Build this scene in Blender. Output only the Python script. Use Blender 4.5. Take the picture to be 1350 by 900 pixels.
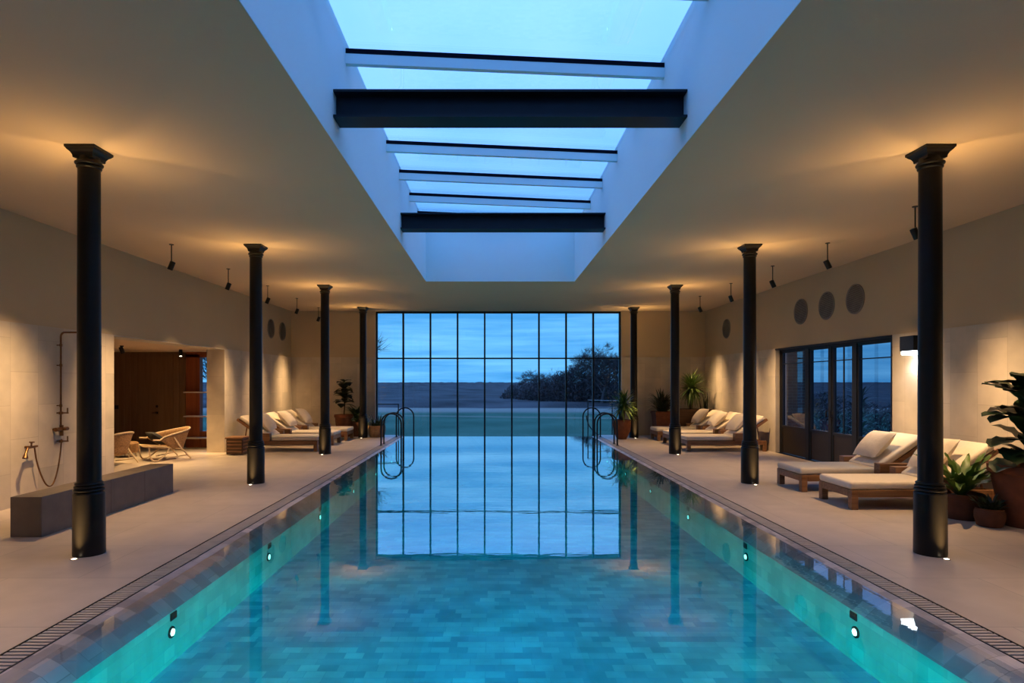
import bpy, bmesh, math, random
from mathutils import Vector, Matrix, noise

# ------------------------------------------------------------------ scene, camera, world, exposure
for o in list(bpy.data.objects):
    bpy.data.objects.remove(o, do_unlink=True)
SC = bpy.context.scene
COL = SC.collection
R = math.radians
PI = math.pi

CAM_H = 1.694
F_PX = 780.0
cam_d = bpy.data.cameras.new('camera')
cam = bpy.data.objects.new('camera', cam_d)
COL.objects.link(cam)
cam.location = (0, 0, CAM_H)
cam.rotation_euler = (R(90), 0, 0)
cam_d.sensor_width = 36
cam_d.lens = 36 * F_PX / 1350
cam_d.shift_x = 25 / 1350
cam_d.shift_y = -54 / 1350 * -1
cam_d.clip_end = 3000
SC.camera = cam

SC.view_settings.view_transform = 'Standard'
SC.view_settings.look = 'None'
SC.view_settings.exposure = 0.0
SC.view_settings.gamma = 1.0
SC.view_settings.use_curve_mapping = False
SC.cycles.use_denoising = True
SC.cycles.max_bounces = 10
SC.cycles.diffuse_bounces = 5
SC.cycles.glossy_bounces = 4
SC.cycles.transmission_bounces = 4
SC.cycles.transparent_max_bounces = 16
SC.cycles.volume_bounces = 0
SC.cycles.sample_clamp_indirect = 6.0
SC.cycles.caustics_reflective = False
SC.cycles.caustics_refractive = False

WARM = (1.0, 0.61, 0.23)       # column uplights
WARM_S = (1.0, 0.61, 0.28)     # ceiling spots
P_UPLIGHT = 600.0
P_SPOT = 880.0
P_DECK_FILL = 410.0
P_ALCOVE = 200.0
P_POOL = 640.0
P_SCONCE = 26.0
SKY_STRENGTH = 1.0


def build_world():
    w = bpy.data.worlds.new('dusk_sky')
    SC.world = w
    w.use_nodes = True
    nt = w.node_tree
    nt.nodes.clear()
    N = nt.nodes.new
    L = nt.links.new
    out = N('ShaderNodeOutputWorld')
    bg = N('ShaderNodeBackground')
    tc = N('ShaderNodeTexCoord')
    sep = N('ShaderNodeSeparateXYZ')
    L(tc.outputs['Generated'], sep.inputs[0])
    # low cloud bands near the horizon
    mp = N('ShaderNodeMapping')
    mp.inputs['Scale'].default_value = (1.6, 1.6, 26.0)
    L(tc.outputs['Generated'], mp.inputs[0])
    n1 = N('ShaderNodeTexNoise')
    n1.inputs['Scale'].default_value = 2.6
    n1.inputs['Detail'].default_value = 6
    n1.inputs['Roughness'].default_value = 0.55
    L(mp.outputs[0], n1.inputs['Vector'])
    r1 = N('ShaderNodeValToRGB')
    e = r1.color_ramp.elements
    e[0].position = 0.36
    e[0].color = (0.080, 0.42, 0.95, 1)
    e[1].position = 0.66
    e[1].color = (0.21, 0.68, 1.25, 1)
    L(n1.outputs['Fac'], r1.inputs[0])
    # high sky, thin cloud
    n2 = N('ShaderNodeTexNoise')
    n2.inputs['Scale'].default_value = 3.0
    n2.inputs['Detail'].default_value = 5
    L(tc.outputs['Generated'], n2.inputs['Vector'])
    r2 = N('ShaderNodeValToRGB')
    e = r2.color_ramp.elements
    e[0].position = 0.35
    e[0].color = (0.30, 0.82, 2.2, 1)
    e[1].position = 0.7
    e[1].color = (0.45, 0.98, 2.2, 1)
    L(n2.outputs['Fac'], r2.inputs[0])
    mr = N('ShaderNodeMapRange')
    mr.inputs['From Min'].default_value = 0.16
    mr.inputs['From Max'].default_value = 0.42
    mr.interpolation_type = 'SMOOTHSTEP'
    L(sep.outputs['Z'], mr.inputs['Value'])
    mx = N('ShaderNodeMixRGB')
    L(mr.outputs[0], mx.inputs['Fac'])
    L(r1.outputs[0], mx.inputs['Color1'])
    L(r2.outputs[0], mx.inputs['Color2'])
    mr2 = N('ShaderNodeMapRange')
    mr2.inputs['From Min'].default_value = -0.01
    mr2.inputs['From Max'].default_value = 0.0
    L(sep.outputs['Z'], mr2.inputs['Value'])
    mx2 = N('ShaderNodeMixRGB')
    mx2.inputs['Color1'].default_value = (0.01, 0.03, 0.06, 1)
    L(mr2.outputs[0], mx2.inputs['Fac'])
    L(mx.outputs[0], mx2.inputs['Color2'])
    L(mx2.outputs[0], bg.inputs['Color'])
    bg.inputs['Strength'].default_value = SKY_STRENGTH
    L(bg.outputs[0], out.inputs[0])


build_world()

# ------------------------------------------------------------------ helpers
rnd = random.Random(11)


def new_bm():
    return bmesh.new()


def add_box(bm, lo, hi, bevel=0.0, segs=2, mat=None):
    vs = []
    for x in (lo[0], hi[0]):
        for y in (lo[1], hi[1]):
            for z in (lo[2], hi[2]):
                v = Vector((x, y, z))
                if mat is not None:
                    v = mat @ v
                vs.append(bm.verts.new(v))
    fs = [(0, 1, 3, 2), (4, 6, 7, 5), (0, 4, 5, 1), (2, 3, 7, 6), (0, 2, 6, 4), (1, 5, 7, 3)]
    faces = [bm.faces.new([vs[i] for i in f]) for f in fs]
    if bevel > 0:
        ed = set()
        for f in faces:
            ed.update(f.edges)
        bmesh.ops.bevel(bm, geom=list(ed), offset=bevel, segments=segs, profile=0.5, affect='EDGES')
    return faces


def add_prism(bm, pts, axis, a, b):
    """polygon pts (2D) extruded along axis from a to b"""
    def P(p, t):
        if axis == 'x':
            return (t, p[0], p[1])
        if axis == 'y':
            return (p[0], t, p[1])
        return (p[0], p[1], t)
    v0 = [bm.verts.new(P(p, a)) for p in pts]
    v1 = [bm.verts.new(P(p, b)) for p in pts]
    n = len(pts)
    bm.faces.new(v0)
    bm.faces.new(v1[::-1])
    for i in range(n):
        j = (i + 1) % n
        bm.faces.new((v0[i], v0[j], v1[j], v1[i]))


def add_tube(bm, pts, r, segs=8, cap=True):
    pts = [Vector(p) for p in pts]
    n = len(pts)
    rr = r if isinstance(r, (list, tuple)) else [r] * n
    t0 = (pts[1] - pts[0]).normalized()
    up = Vector((0, 0, 1)) if abs(t0.z) < 0.9 else Vector((1, 0, 0))
    u = t0.cross(up).normalized()
    rings = []
    for i in range(n):
        if i == 0:
            t = pts[1] - pts[0]
        elif i == n - 1:
            t = pts[-1] - pts[-2]
        else:
            t = (pts[i + 1] - pts[i]).normalized() + (pts[i] - pts[i - 1]).normalized()
        if t.length < 1e-7:
            t = t0
        t = t.normalized()
        u = (u - t * u.dot(t))
        if u.length < 1e-6:
            u = t.orthogonal()
        u.normalize()
        w = t.cross(u)
        rings.append([bm.verts.new(pts[i] + (u * math.cos(2 * PI * k / segs) + w * math.sin(2 * PI * k / segs)) * rr[i]) for k in range(segs)])
    for i in range(n - 1):
        for k in range(segs):
            k2 = (k + 1) % segs
            bm.faces.new((rings[i][k], rings[i][k2], rings[i + 1][k2], rings[i + 1][k]))
    if cap:
        bm.faces.new(rings[0][::-1])
        bm.faces.new(rings[-1])


def add_lathe(bm, prof, segs=24, c=(0, 0, 0), cap=True, wob=0.0):
    rings = []
    for (r, z) in prof:
        rings.append([bm.verts.new((c[0] + r * math.cos(2 * PI * k / segs), c[1] + r * math.sin(2 * PI * k / segs), c[2] + z)) for k in range(segs)])
    for i in range(len(prof) - 1):
        for k in range(segs):
            k2 = (k + 1) % segs
            bm.faces.new((rings[i][k], rings[i][k2], rings[i + 1][k2], rings[i + 1][k]))
    if cap:
        bm.faces.new(rings[0][::-1])
        bm.faces.new(rings[-1])


def add_squares(bm, prof):
    """lofted squares (half size, z)"""
    rings = []
    for (h, z) in prof:
        rings.append([bm.verts.new((sx * h, sy * h, z)) for sx, sy in ((-1, -1), (1, -1), (1, 1), (-1, 1))])
    for i in range(len(prof) - 1):
        for k in range(4):
            k2 = (k + 1) % 4
            bm.faces.new((rings[i][k], rings[i][k2], rings[i + 1][k2], rings[i + 1][k]))
    bm.faces.new(rings[0][::-1])
    bm.faces.new(rings[-1])


def add_quad(bm, a, b, c, d):
    bm.faces.new([bm.verts.new(p) for p in (a, b, c, d)])


def add_cushion(bm, w, h, t, n=14, mat=None, pinch=0.06):
    """pillow standing in the xz plane? local: x width, y height, z thickness"""
    top, bot = {}, {}
    for i in range(n + 1):
        for j in range(n + 1):
            u = -1 + 2 * i / n
            v = -1 + 2 * j / n
            k = max(0.0, (1 - abs(u) ** 2.6)) ** 0.55 * max(0.0, (1 - abs(v) ** 2.6)) ** 0.55
            x = u * w / 2 * (1 - pinch * (1 - abs(v) ** 2) * abs(u))
            y = v * h / 2 * (1 - pinch * (1 - abs(u) ** 2) * abs(v))
            z = t / 2 * k
            for sgn, d in ((1, top), (-1, bot)):
                if sgn == -1 and (i in (0, n) or j in (0, n)):
                    d[i, j] = top[i, j]
                    continue
                p = Vector((x, y, sgn * z))
                p = mat @ p if mat is not None else p
                d[i, j] = bm.verts.new(p)
    for i in range(n):
        for j in range(n):
            bm.faces.new((top[i, j], top[i + 1, j], top[i + 1, j + 1], top[i, j + 1]))
            bm.faces.new((bot[i, j], bot[i, j + 1], bot[i + 1, j + 1], bot[i + 1, j]))


def add_leaf(bm, base, az, length, width, tilt0, droop, n=6, shape='strap', fold=0.12, wave=0.0, twist=0.0):
    """a leaf with thickness-free blade, folded along its midrib, starting at base and bending down"""
    p = Vector(base)
    ang = tilt0
    d = Vector((math.cos(az), math.sin(az), 0))
    side = Vector((-math.sin(az), math.cos(az), 0))
    rows = []
    for i in range(n + 1):
        t = i / n
        if shape == 'strap':
            w = width * min(1, 0.35 + 2.2 * t) * (1 - t ** 3) ** 0.7
        elif shape == 'blade':
            w = width * min(1, 0.5 + 3 * t) * (1 - t) ** 0.6
        elif shape == 'fiddle':
            w = width * (0.12 + 1.05 * math.sin(PI * min(1, t * 0.93 + 0.04)) ** 0.8 * (0.45 + 0.65 * t))
            if i == n:
                w *= 0.25
        else:
            w = width * math.sin(PI * (0.06 + 0.92 * t)) ** 0.8
        w = max(w, 0.0015)
        up = Vector((-math.cos(az) * math.sin(ang), -math.sin(az) * math.sin(ang), math.cos(ang)))
        s = (side * math.cos(twist) + up * math.sin(twist))
        wv = wave * math.sin(t * 22 + az * 3)
        rows.append((bm.verts.new(p - s * w / 2 + up * (fold * w + wv)), bm.verts.new(p), bm.verts.new(p + s * w / 2 + up * (fold * w - wv))))
        p = p + (d * math.cos(ang) + Vector((0, 0, 1)) * math.sin(ang)) * (length / n)
        ang -= droop / n
    for i in range(n):
        a, b = rows[i], rows[i + 1]
        bm.faces.new((a[0], a[1], b[1], b[0]))
        bm.faces.new((a[1], a[2], b[2], b[1]))


def obj(name, bm, mat=None, parent=None, smooth=False, loc=None, rotz=None, fixn=True):
    if fixn:
        bmesh.ops.recalc_face_normals(bm, faces=bm.faces[:])
    me = bpy.data.meshes.new(name)
    bm.to_mesh(me)
    bm.free()
    if smooth:
        for p in me.polygons:
            p.use_smooth = True
        try:
            me.set_sharp_from_angle(angle=R(38))
        except Exception:
            pass
    if mat is not None:
        me.materials.append(mat)
    o = bpy.data.objects.new(name, me)
    COL.objects.link(o)
    if parent is not None:
        o.parent = parent
    if loc is not None:
        o.location = loc
    if rotz is not None:
        o.rotation_euler.z = rotz
    return o


def tag(o, label=None, cat=None, group=None, kind=None):
    if label:
        o['label'] = label
    if cat:
        o['category'] = cat
    if group:
        o['group'] = group
    if kind:
        o['kind'] = kind
    return o


def thing(name, label, cat, loc=(0, 0, 0), rotz=0.0, group=None):
    o = bpy.data.objects.new(name, None)
    COL.objects.link(o)
    o.empty_display_size = 0.1
    o.location = loc
    o.rotation_euler = (0, 0, rotz)
    return tag(o, label, cat, group, 'thing')


def dup(root, loc=None, rotz=None, label=None, group=None):
    def cp(o, parent):
        c = o.copy()
        COL.objects.link(c)
        if parent is not None:
            c.parent = parent
            c.matrix_parent_inverse = o.matrix_parent_inverse.copy()
        for ch in list(o.children):
            cp(ch, c)
        return c
    r = cp(root, None)
    if loc is not None:
        r.location = loc
    if rotz is not None:
        r.rotation_euler = (0, 0, rotz)
    if label:
        r['label'] = label
    if group:
        r['group'] = group
    return r


def structure(name, bm, mat, parent=None, smooth=False, label=None, cat=None):
    o = obj(name, bm, mat, parent, smooth)
    if parent is None:
        o['kind'] = 'structure'
        if label:
            o['label'] = label
        if cat:
            o['category'] = cat
    return o


def spot_light(parent, energy, color, size, blend, loc, direction, radius=0.02, name='lamp_light', peak=0.0, beam_mask=False):
    d = bpy.data.lights.new(name, 'SPOT')
    d.energy = energy
    d.color = color
    d.spot_size = R(size)
    d.spot_blend = blend
    d.shadow_soft_size = radius
    if beam_mask:
        # added beam mask: no light above the horizontal, so none leaves the water
        d.use_nodes = True
        nt = d.node_tree
        N, L = nt.nodes.new, nt.links.new
        tc = N('ShaderNodeTexCoord')
        sp = N('ShaderNodeSeparateXYZ')
        L(tc.outputs['Normal'], sp.inputs[0])
        mr = N('ShaderNodeMapRange')
        mr.inputs['From Min'].default_value = 0.02
        mr.inputs['From Max'].default_value = 0.05
        mr.inputs['To Min'].default_value = 1.0
        mr.inputs['To Max'].default_value = 0.0
        L(sp.outputs['Y'], mr.inputs['Value'])
        # and the beam is thinned out towards the near floor
        def M1(op, a, b_):
            m = N('ShaderNodeMath')
            m.operation = op
            for k_, v in enumerate((a, b_)):
                if isinstance(v, (int, float)):
                    m.inputs[k_].default_value = v
                else:
                    L(v, m.inputs[k_])
            return m.outputs[0]
        low = M1('MAXIMUM', M1('MULTIPLY', sp.outputs['Y'], -1.0), 0.075)
        m2 = M1('POWER', M1('DIVIDE', 0.075, low), 2.6)
        ml = N('ShaderNodeMath')
        ml.operation = 'MULTIPLY'
        L(mr.outputs[0], ml.inputs[0])
        L(m2, ml.inputs[1])
        L(ml.outputs[0], nt.nodes['Emission'].inputs['Strength'])
    if peak:
        # soft reflector: intensity falls with the tangent of the angle off the axis
        d.use_nodes = True
        nt = d.node_tree
        N, L = nt.nodes.new, nt.links.new
        em = nt.nodes['Emission']
        tc = N('ShaderNodeTexCoord')
        sp = N('ShaderNodeSeparateXYZ')
        L(tc.outputs['Normal'], sp.inputs[0])

        def M(op, a, b_=None):
            m = N('ShaderNodeMath')
            m.operation = op
            for i, v in enumerate((a, b_)):
                if v is None:
                    continue
                if isinstance(v, (int, float)):
                    m.inputs[i].default_value = v
                else:
                    L(v, m.inputs[i])
            return m.outputs[0]
        z2 = M('POWER', M('ABSOLUTE', sp.outputs['Z']), 2.0)
        tan = M('SQRT', M('DIVIDE', M('SUBTRACT', 1.0, z2), z2))
        e_ = M('POWER', M('DIVIDE', tan, peak), 1.3)
        L(M('ADD', M('EXPONENT', M('MULTIPLY', e_, -1.0)), 0.025), em.inputs['Strength'])
    o = bpy.data.objects.new(name, d)
    COL.objects.link(o)
    o.parent = parent
    o.location = loc
    o.rotation_euler = Vector(direction).to_track_quat('-Z', 'Y').to_euler()
    return o


# ------------------------------------------------------------------ materials
MATS = {}


def nodes(name):
    m = bpy.data.materials.new(name)
    m.use_nodes = True
    nt = m.node_tree
    b = nt.nodes['Principled BSDF']
    MATS[name] = m
    return m, nt, b, nt.nodes.new, nt.links.new


def mat(name, col, rough=0.5, metal=0.0, var=0.12, scale=6.0, bump=0.0, bscale=40.0, spec=0.5, stretch=None, coat=0.0):
    m, nt, b, N, L = nodes(name)
    tc = N('ShaderNodeTexCoord')
    vec = tc.outputs['Object']
    if stretch:
        mp = N('ShaderNodeMapping')
        mp.inputs['Scale'].default_value = stretch
        L(vec, mp.inputs[0])
        vec = mp.outputs[0]
    n = N('ShaderNodeTexNoise')
    n.inputs['Scale'].default_value = scale
    n.inputs['Detail'].default_value = 5
    L(vec, n.inputs['Vector'])
    r = N('ShaderNodeValToRGB')
    r.color_ramp.elements[0].position = 0.3
    r.color_ramp.elements[1].position = 0.7
    r.color_ramp.elements[0].color = tuple(c * (1 - var) for c in col) + (1,)
    r.color_ramp.elements[1].color = tuple(min(1, c * (1 + var)) for c in col) + (1,)
    L(n.outputs['Fac'], r.inputs[0])
    L(r.outputs[0], b.inputs['Base Color'])
    b.inputs['Roughness'].default_value = rough
    b.inputs['Metallic'].default_value = metal
    b.inputs['Specular IOR Level'].default_value = spec
    if coat:
        b.inputs['Coat Weight'].default_value = coat
    if bump:
        n2 = N('ShaderNodeTexNoise')
        n2.inputs['Scale'].default_value = bscale
        n2.inputs['Detail'].default_value = 4
        L(vec, n2.inputs['Vector'])
        bp = N('ShaderNodeBump')
        bp.inputs['Strength'].default_value = bump
        bp.inputs['Distance'].default_value = 0.01
        L(n2.outputs['Fac'], bp.inputs['Height'])
        L(bp.outputs[0], b.inputs['Normal'])
    return m


def mat_tiles(name, c1, c2, mortar, vec_of, bw, bh, msize=0.004, rough=0.5, bias=0.0, offset=0.5, noise_amt=0.10, bump=0.25, squash=1.0, sqf=2, spec=0.5, nscale=3.0):
    """brick pattern on world position; vec_of(N, L, sep) returns (u socket, v socket)"""
    m, nt, b, N, L = nodes(name)
    g = N('ShaderNodeNewGeometry')
    sep = N('ShaderNodeSeparateXYZ')
    L(g.outputs['Position'], sep.inputs[0])
    u, v = vec_of(N, L, sep)
    cmb = N('ShaderNodeCombineXYZ')
    L(u, cmb.inputs[0])
    L(v, cmb.inputs[1])
    br = N('ShaderNodeTexBrick')
    br.offset = offset
    br.squash = squash
    br.squash_frequency = sqf
    br.inputs['Scale'].default_value = 1.0
    br.inputs['Brick Width'].default_value = bw
    br.inputs['Row Height'].default_value = bh
    br.inputs['Mortar Size'].default_value = msize
    br.inputs['Mortar Smooth'].default_value = 0.1
    br.inputs['Bias'].default_value = bias
    br.inputs['Color1'].default_value = c1 + (1,)
    br.inputs['Color2'].default_value = c2 + (1,)
    br.inputs['Mortar'].default_value = mortar + (1,)
    L(cmb.outputs[0], br.inputs['Vector'])
    n = N('ShaderNodeTexNoise')
    n.inputs['Scale'].default_value = nscale
    n.inputs['Detail'].default_value = 6
    L(g.outputs['Position'], n.inputs['Vector'])
    mr = N('ShaderNodeMapRange')
    mr.inputs['To Min'].default_value = 1 - noise_amt
    mr.inputs['To Max'].default_value = 1 + noise_amt
    mr.inputs['From Min'].default_value = 0.3
    mr.inputs['From Max'].default_value = 0.7
    L(n.outputs['Fac'], mr.inputs['Value'])
    mul = N('ShaderNodeVectorMath')
    mul.operation = 'SCALE'
    L(br.outputs['Color'], mul.inputs[0])
    L(mr.outputs[0], mul.inputs['Scale'])
    L(mul.outputs[0], b.inputs['Base Color'])
    b.inputs['Roughness'].default_value = rough
    b.inputs['Specular IOR Level'].default_value = spec
    if bump:
        bp = N('ShaderNodeBump')
        bp.inputs['Strength'].default_value = bump
        bp.inputs['Distance'].default_value = 0.004
        bp.invert = True
        L(br.outputs['Fac'], bp.inputs['Height'])
        L(bp.outputs[0], b.inputs['Normal'])
    return m


def vec_floor(N, L, s):
    return s.outputs['X'], s.outputs['Y']


def vec_wall(N, L, s):
    a = N('ShaderNodeMath')
    L(s.outputs['X'], a.inputs[0])
    L(s.outputs['Y'], a.inputs[1])
    return s.outputs['Z'], a.outputs[0]


def vec_pool(N, L, s):
    # x+z across (walls unroll downwards), y along
    a = N('ShaderNodeMath')
    L(s.outputs['X'], a.inputs[0])
    L(s.outputs['Z'], a.inputs[1])
    return a.outputs[0], s.outputs['Y']


def glass_mat(name, tint=(1, 1, 1), ior=1.5, rough=0.0, strength=1.0):
    """thin pane: clear with a Fresnel mirror (Schlick on the facing angle)"""
    m = bpy.data.materials.new(name)
    m.use_nodes = True
    nt = m.node_tree
    nt.nodes.clear()
    N, L = nt.nodes.new, nt.links.new
    out = N('ShaderNodeOutputMaterial')
    tr = N('ShaderNodeBsdfTransparent')
    tr.inputs[0].default_value = tint + (1,)
    gl = N('ShaderNodeBsdfGlossy')
    gl.inputs['Roughness'].default_value = rough
    mix = N('ShaderNodeMixShader')
    f = schlick(nt, ior, strength)
    L(f, mix.inputs[0])
    L(tr.outputs[0], mix.inputs[1])
    L(gl.outputs[0], mix.inputs[2])
    L(mix.outputs[0], out.inputs['Surface'])
    MATS[name] = m
    return m


def schlick(nt, ior, strength=1.0, power=5.0):
    N, L = nt.nodes.new, nt.links.new
    g = N('ShaderNodeNewGeometry')
    d = N('ShaderNodeVectorMath')
    d.operation = 'DOT_PRODUCT'
    L(g.outputs['Normal'], d.inputs[0])
    L(g.outputs['Incoming'], d.inputs[1])
    a = N('ShaderNodeMath')
    a.operation = 'ABSOLUTE'
    L(d.outputs['Value'], a.inputs[0])
    s = N('ShaderNodeMath')
    s.operation = 'SUBTRACT'
    s.inputs[0].default_value = 1.0
    L(a.outputs[0], s.inputs[1])
    p = N('ShaderNodeMath')
    p.operation = 'POWER'
    p.inputs[1].default_value = power
    L(s.outputs[0], p.inputs[0])
    r0 = ((ior - 1) / (ior + 1)) ** 2
    ma = N('ShaderNodeMath')
    ma.operation = 'MULTIPLY_ADD'
    L(p.outputs[0], ma.inputs[0])
    ma.inputs[1].default_value = (1 - r0) * strength
    ma.inputs[2].default_value = r0 * strength
    ma.use_clamp = True
    return ma.outputs[0]


def emit_mat(name, col, strength):
    m, nt, b, N, L = nodes(name)
    b.inputs['Base Color'].default_value = col + (1,)
    b.inputs['Emission Color'].default_value = col + (1,)
    b.inputs['Emission Strength'].default_value = strength
    return m


def wood_mat(name, c1, c2, stretch=(2, 30, 30), rough=0.45):
    m, nt, b, N, L = nodes(name)
    tc = N('ShaderNodeTexCoord')
    mp = N('ShaderNodeMapping')
    mp.inputs['Scale'].default_value = stretch
    L(tc.outputs['Object'], mp.inputs[0])
    n = N('ShaderNodeTexNoise')
    n.inputs['Scale'].default_value = 1.0
    n.inputs['Detail'].default_value = 6
    n.inputs['Distortion'].default_value = 0.6
    L(mp.outputs[0], n.inputs['Vector'])
    r = N('ShaderNodeValToRGB')
    r.color_ramp.elements[0].position = 0.3
    r.color_ramp.elements[1].position = 0.72
    r.color_ramp.elements[0].color = c1 + (1,)
    r.color_ramp.elements[1].color = c2 + (1,)
    L(n.outputs['Fac'], r.inputs[0])
    L(r.outputs[0], b.inputs['Base Color'])
    b.inputs['Roughness'].default_value = rough
    return m


PLASTER = mat('plaster', (0.53, 0.43, 0.29), 0.9, var=0.03, scale=1.2, bump=0.05, bscale=30, spec=0.2)
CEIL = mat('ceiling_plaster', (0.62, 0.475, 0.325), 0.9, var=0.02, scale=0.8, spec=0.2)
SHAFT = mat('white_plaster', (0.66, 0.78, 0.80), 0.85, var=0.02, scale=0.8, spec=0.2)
STONE = mat_tiles('stone_cladding', (0.60, 0.53, 0.43), (0.50, 0.45, 0.37), (0.45, 0.395, 0.32), vec_wall, 0.92, 0.49, 0.004, 0.7, noise_amt=0.10, bump=0.3, spec=0.3)
FLOOR = mat_tiles('limestone_floor', (0.53, 0.46, 0.40), (0.48, 0.42, 0.37), (0.33, 0.30, 0.27), vec_floor, 1.2, 1.025, 0.004, 0.42, noise_amt=0.08, bump=0.15, spec=0.4)
COPING = mat_tiles('coping_tiles', (0.60, 0.54, 0.50), (0.28, 0.265, 0.26), (0.33, 0.31, 0.29), vec_floor, 0.15, 0.16, 0.003, 0.35, noise_amt=0.2, bump=0.2)
POOLT = mat_tiles('pool_tiles', (0.80, 0.95, 0.90), (0.36, 0.58, 0.62), (0.46, 0.64, 0.66), vec_pool, 0.155, 0.105, 0.002, 0.5, noise_amt=0.18, bump=0.1, squash=1.6, sqf=3)
POOLW = mat_tiles('pool_wall_tiles', (0.72, 0.92, 0.68), (0.46, 0.72, 0.52), (0.5, 0.68, 0.52), lambda N, L, s: (s.outputs['Y'], s.outputs['Z']), 0.155, 0.105, 0.002, 0.5, noise_amt=0.15, bump=0.1, squash=1.6, sqf=3)  # lighter, greener copy of the pool tiles; the lamplit teal is in the colour
GRATE = mat('grating_stone', (0.43, 0.39, 0.35), 0.55, var=0.1, scale=8)
DARK = mat('dark_gutter', (0.02, 0.02, 0.02), 0.9)
IRON = mat('black_iron', (0.008, 0.007, 0.007), 0.36, 0.0, var=0.15, scale=12, bump=0.03, bscale=60, spec=0.28)
STEEL = mat('dark_steel', (0.007, 0.010, 0.018), 0.5, 0.0, var=0.15, scale=5, spec=0.25)
BLACK = mat('black_metal', (0.010, 0.010, 0.011), 0.35, 0.3, var=0.1)
FRAME = mat('window_frame_metal', (0.006, 0.006, 0.007), 0.5, 0.0, var=0.1)
BENCHST = mat('dark_stone', (0.150, 0.120, 0.098), 0.55, var=0.16, scale=5, bump=0.1, bscale=30)
TEAK = wood_mat('teak', (0.16, 0.068, 0.026), (0.30, 0.15, 0.065))
TEAKD = wood_mat('dark_wood', (0.05, 0.022, 0.010), (0.11, 0.05, 0.022))
FABRIC = mat('cream_fabric', (0.74, 0.66, 0.54), 0.9, var=0.03, scale=20, bump=0.25, bscale=260, spec=0.15)
PILLOWF = mat('cushion_fabric', (0.80, 0.71, 0.58), 0.95, var=0.04, scale=14, bump=0.35, bscale=22, spec=0.15)
TERRA = mat('terracotta', (0.19, 0.068, 0.032), 0.8, var=0.2, scale=7, bump=0.15, bscale=40, spec=0.2)
TERRAD = mat('dark_terracotta', (0.10, 0.042, 0.024), 0.8, var=0.25, scale=7, bump=0.15, bscale=40, spec=0.2)
SOIL = mat('soil', (0.03, 0.02, 0.014), 0.95, var=0.3, scale=30, bump=0.5)
LEAFD = mat('leaf_dark', (0.022, 0.055, 0.018), 0.4, var=0.3, scale=9, spec=0.5)
LEAFF = mat('leaf_fern', (0.085, 0.165, 0.022), 0.45, var=0.3, scale=9)
LEAFY = mat('leaf_yucca', (0.10, 0.17, 0.035), 0.45, var=0.35, scale=9)
LEAFB = mat('leaf_blackish', (0.016, 0.03, 0.014), 0.45, var=0.3, scale=9)
BARK = mat('bark', (0.07, 0.045, 0.028), 0.9, var=0.25, scale=14, bump=0.4)
BRASS = mat('aged_brass', (0.20, 0.10, 0.045), 0.35, 0.9, var=0.2, scale=10)
RATTAN = mat('rattan', (0.62, 0.50, 0.34), 0.55, var=0.15, scale=20)
WEAVE = mat('rattan_weave', (0.30, 0.17, 0.08), 0.7, var=0.35, scale=40, bump=0.5, bscale=90)
CHAR = mat('charcoal_fabric', (0.018, 0.020, 0.026), 0.9, var=0.2, scale=20)
PANEL = wood_mat('timber_panel', (0.15, 0.088, 0.048), (0.20, 0.122, 0.070), (14, 14, 0.9))
REDW = wood_mat('red_timber', (0.22, 0.055, 0.018), (0.34, 0.10, 0.035), (14, 14, 0.9))
PALE = mat('pale_shelf', (0.60, 0.58, 0.55), 0.5)
KICK = mat('dark_bronze_panel', (0.016, 0.011, 0.008), 0.5, var=0.15, scale=4)
CAP = mat('black_gasket', (0.004, 0.006, 0.012), 0.9, spec=0.05)
VENTM = mat('grey_vent', (0.24, 0.22, 0.19), 0.5, 0.2)
VENTD = mat('vent_dark', (0.035, 0.032, 0.03), 0.8)
LENS = emit_mat('warm_lens', (1.0, 0.80, 0.55), 9.0)
LENSP = emit_mat('pool_lens', (1.0, 0.90, 0.72), 7.0)
LENSS = emit_mat('sconce_lens', (0.80, 0.92, 1.0), 7.0)
GLASS = glass_mat('window_glass', (0.97, 0.985, 1.0), 1.5)
GLASSD = glass_mat('door_glass', (0.42, 0.45, 0.5), 1.5, strength=2.2)
FIELD = None


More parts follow.
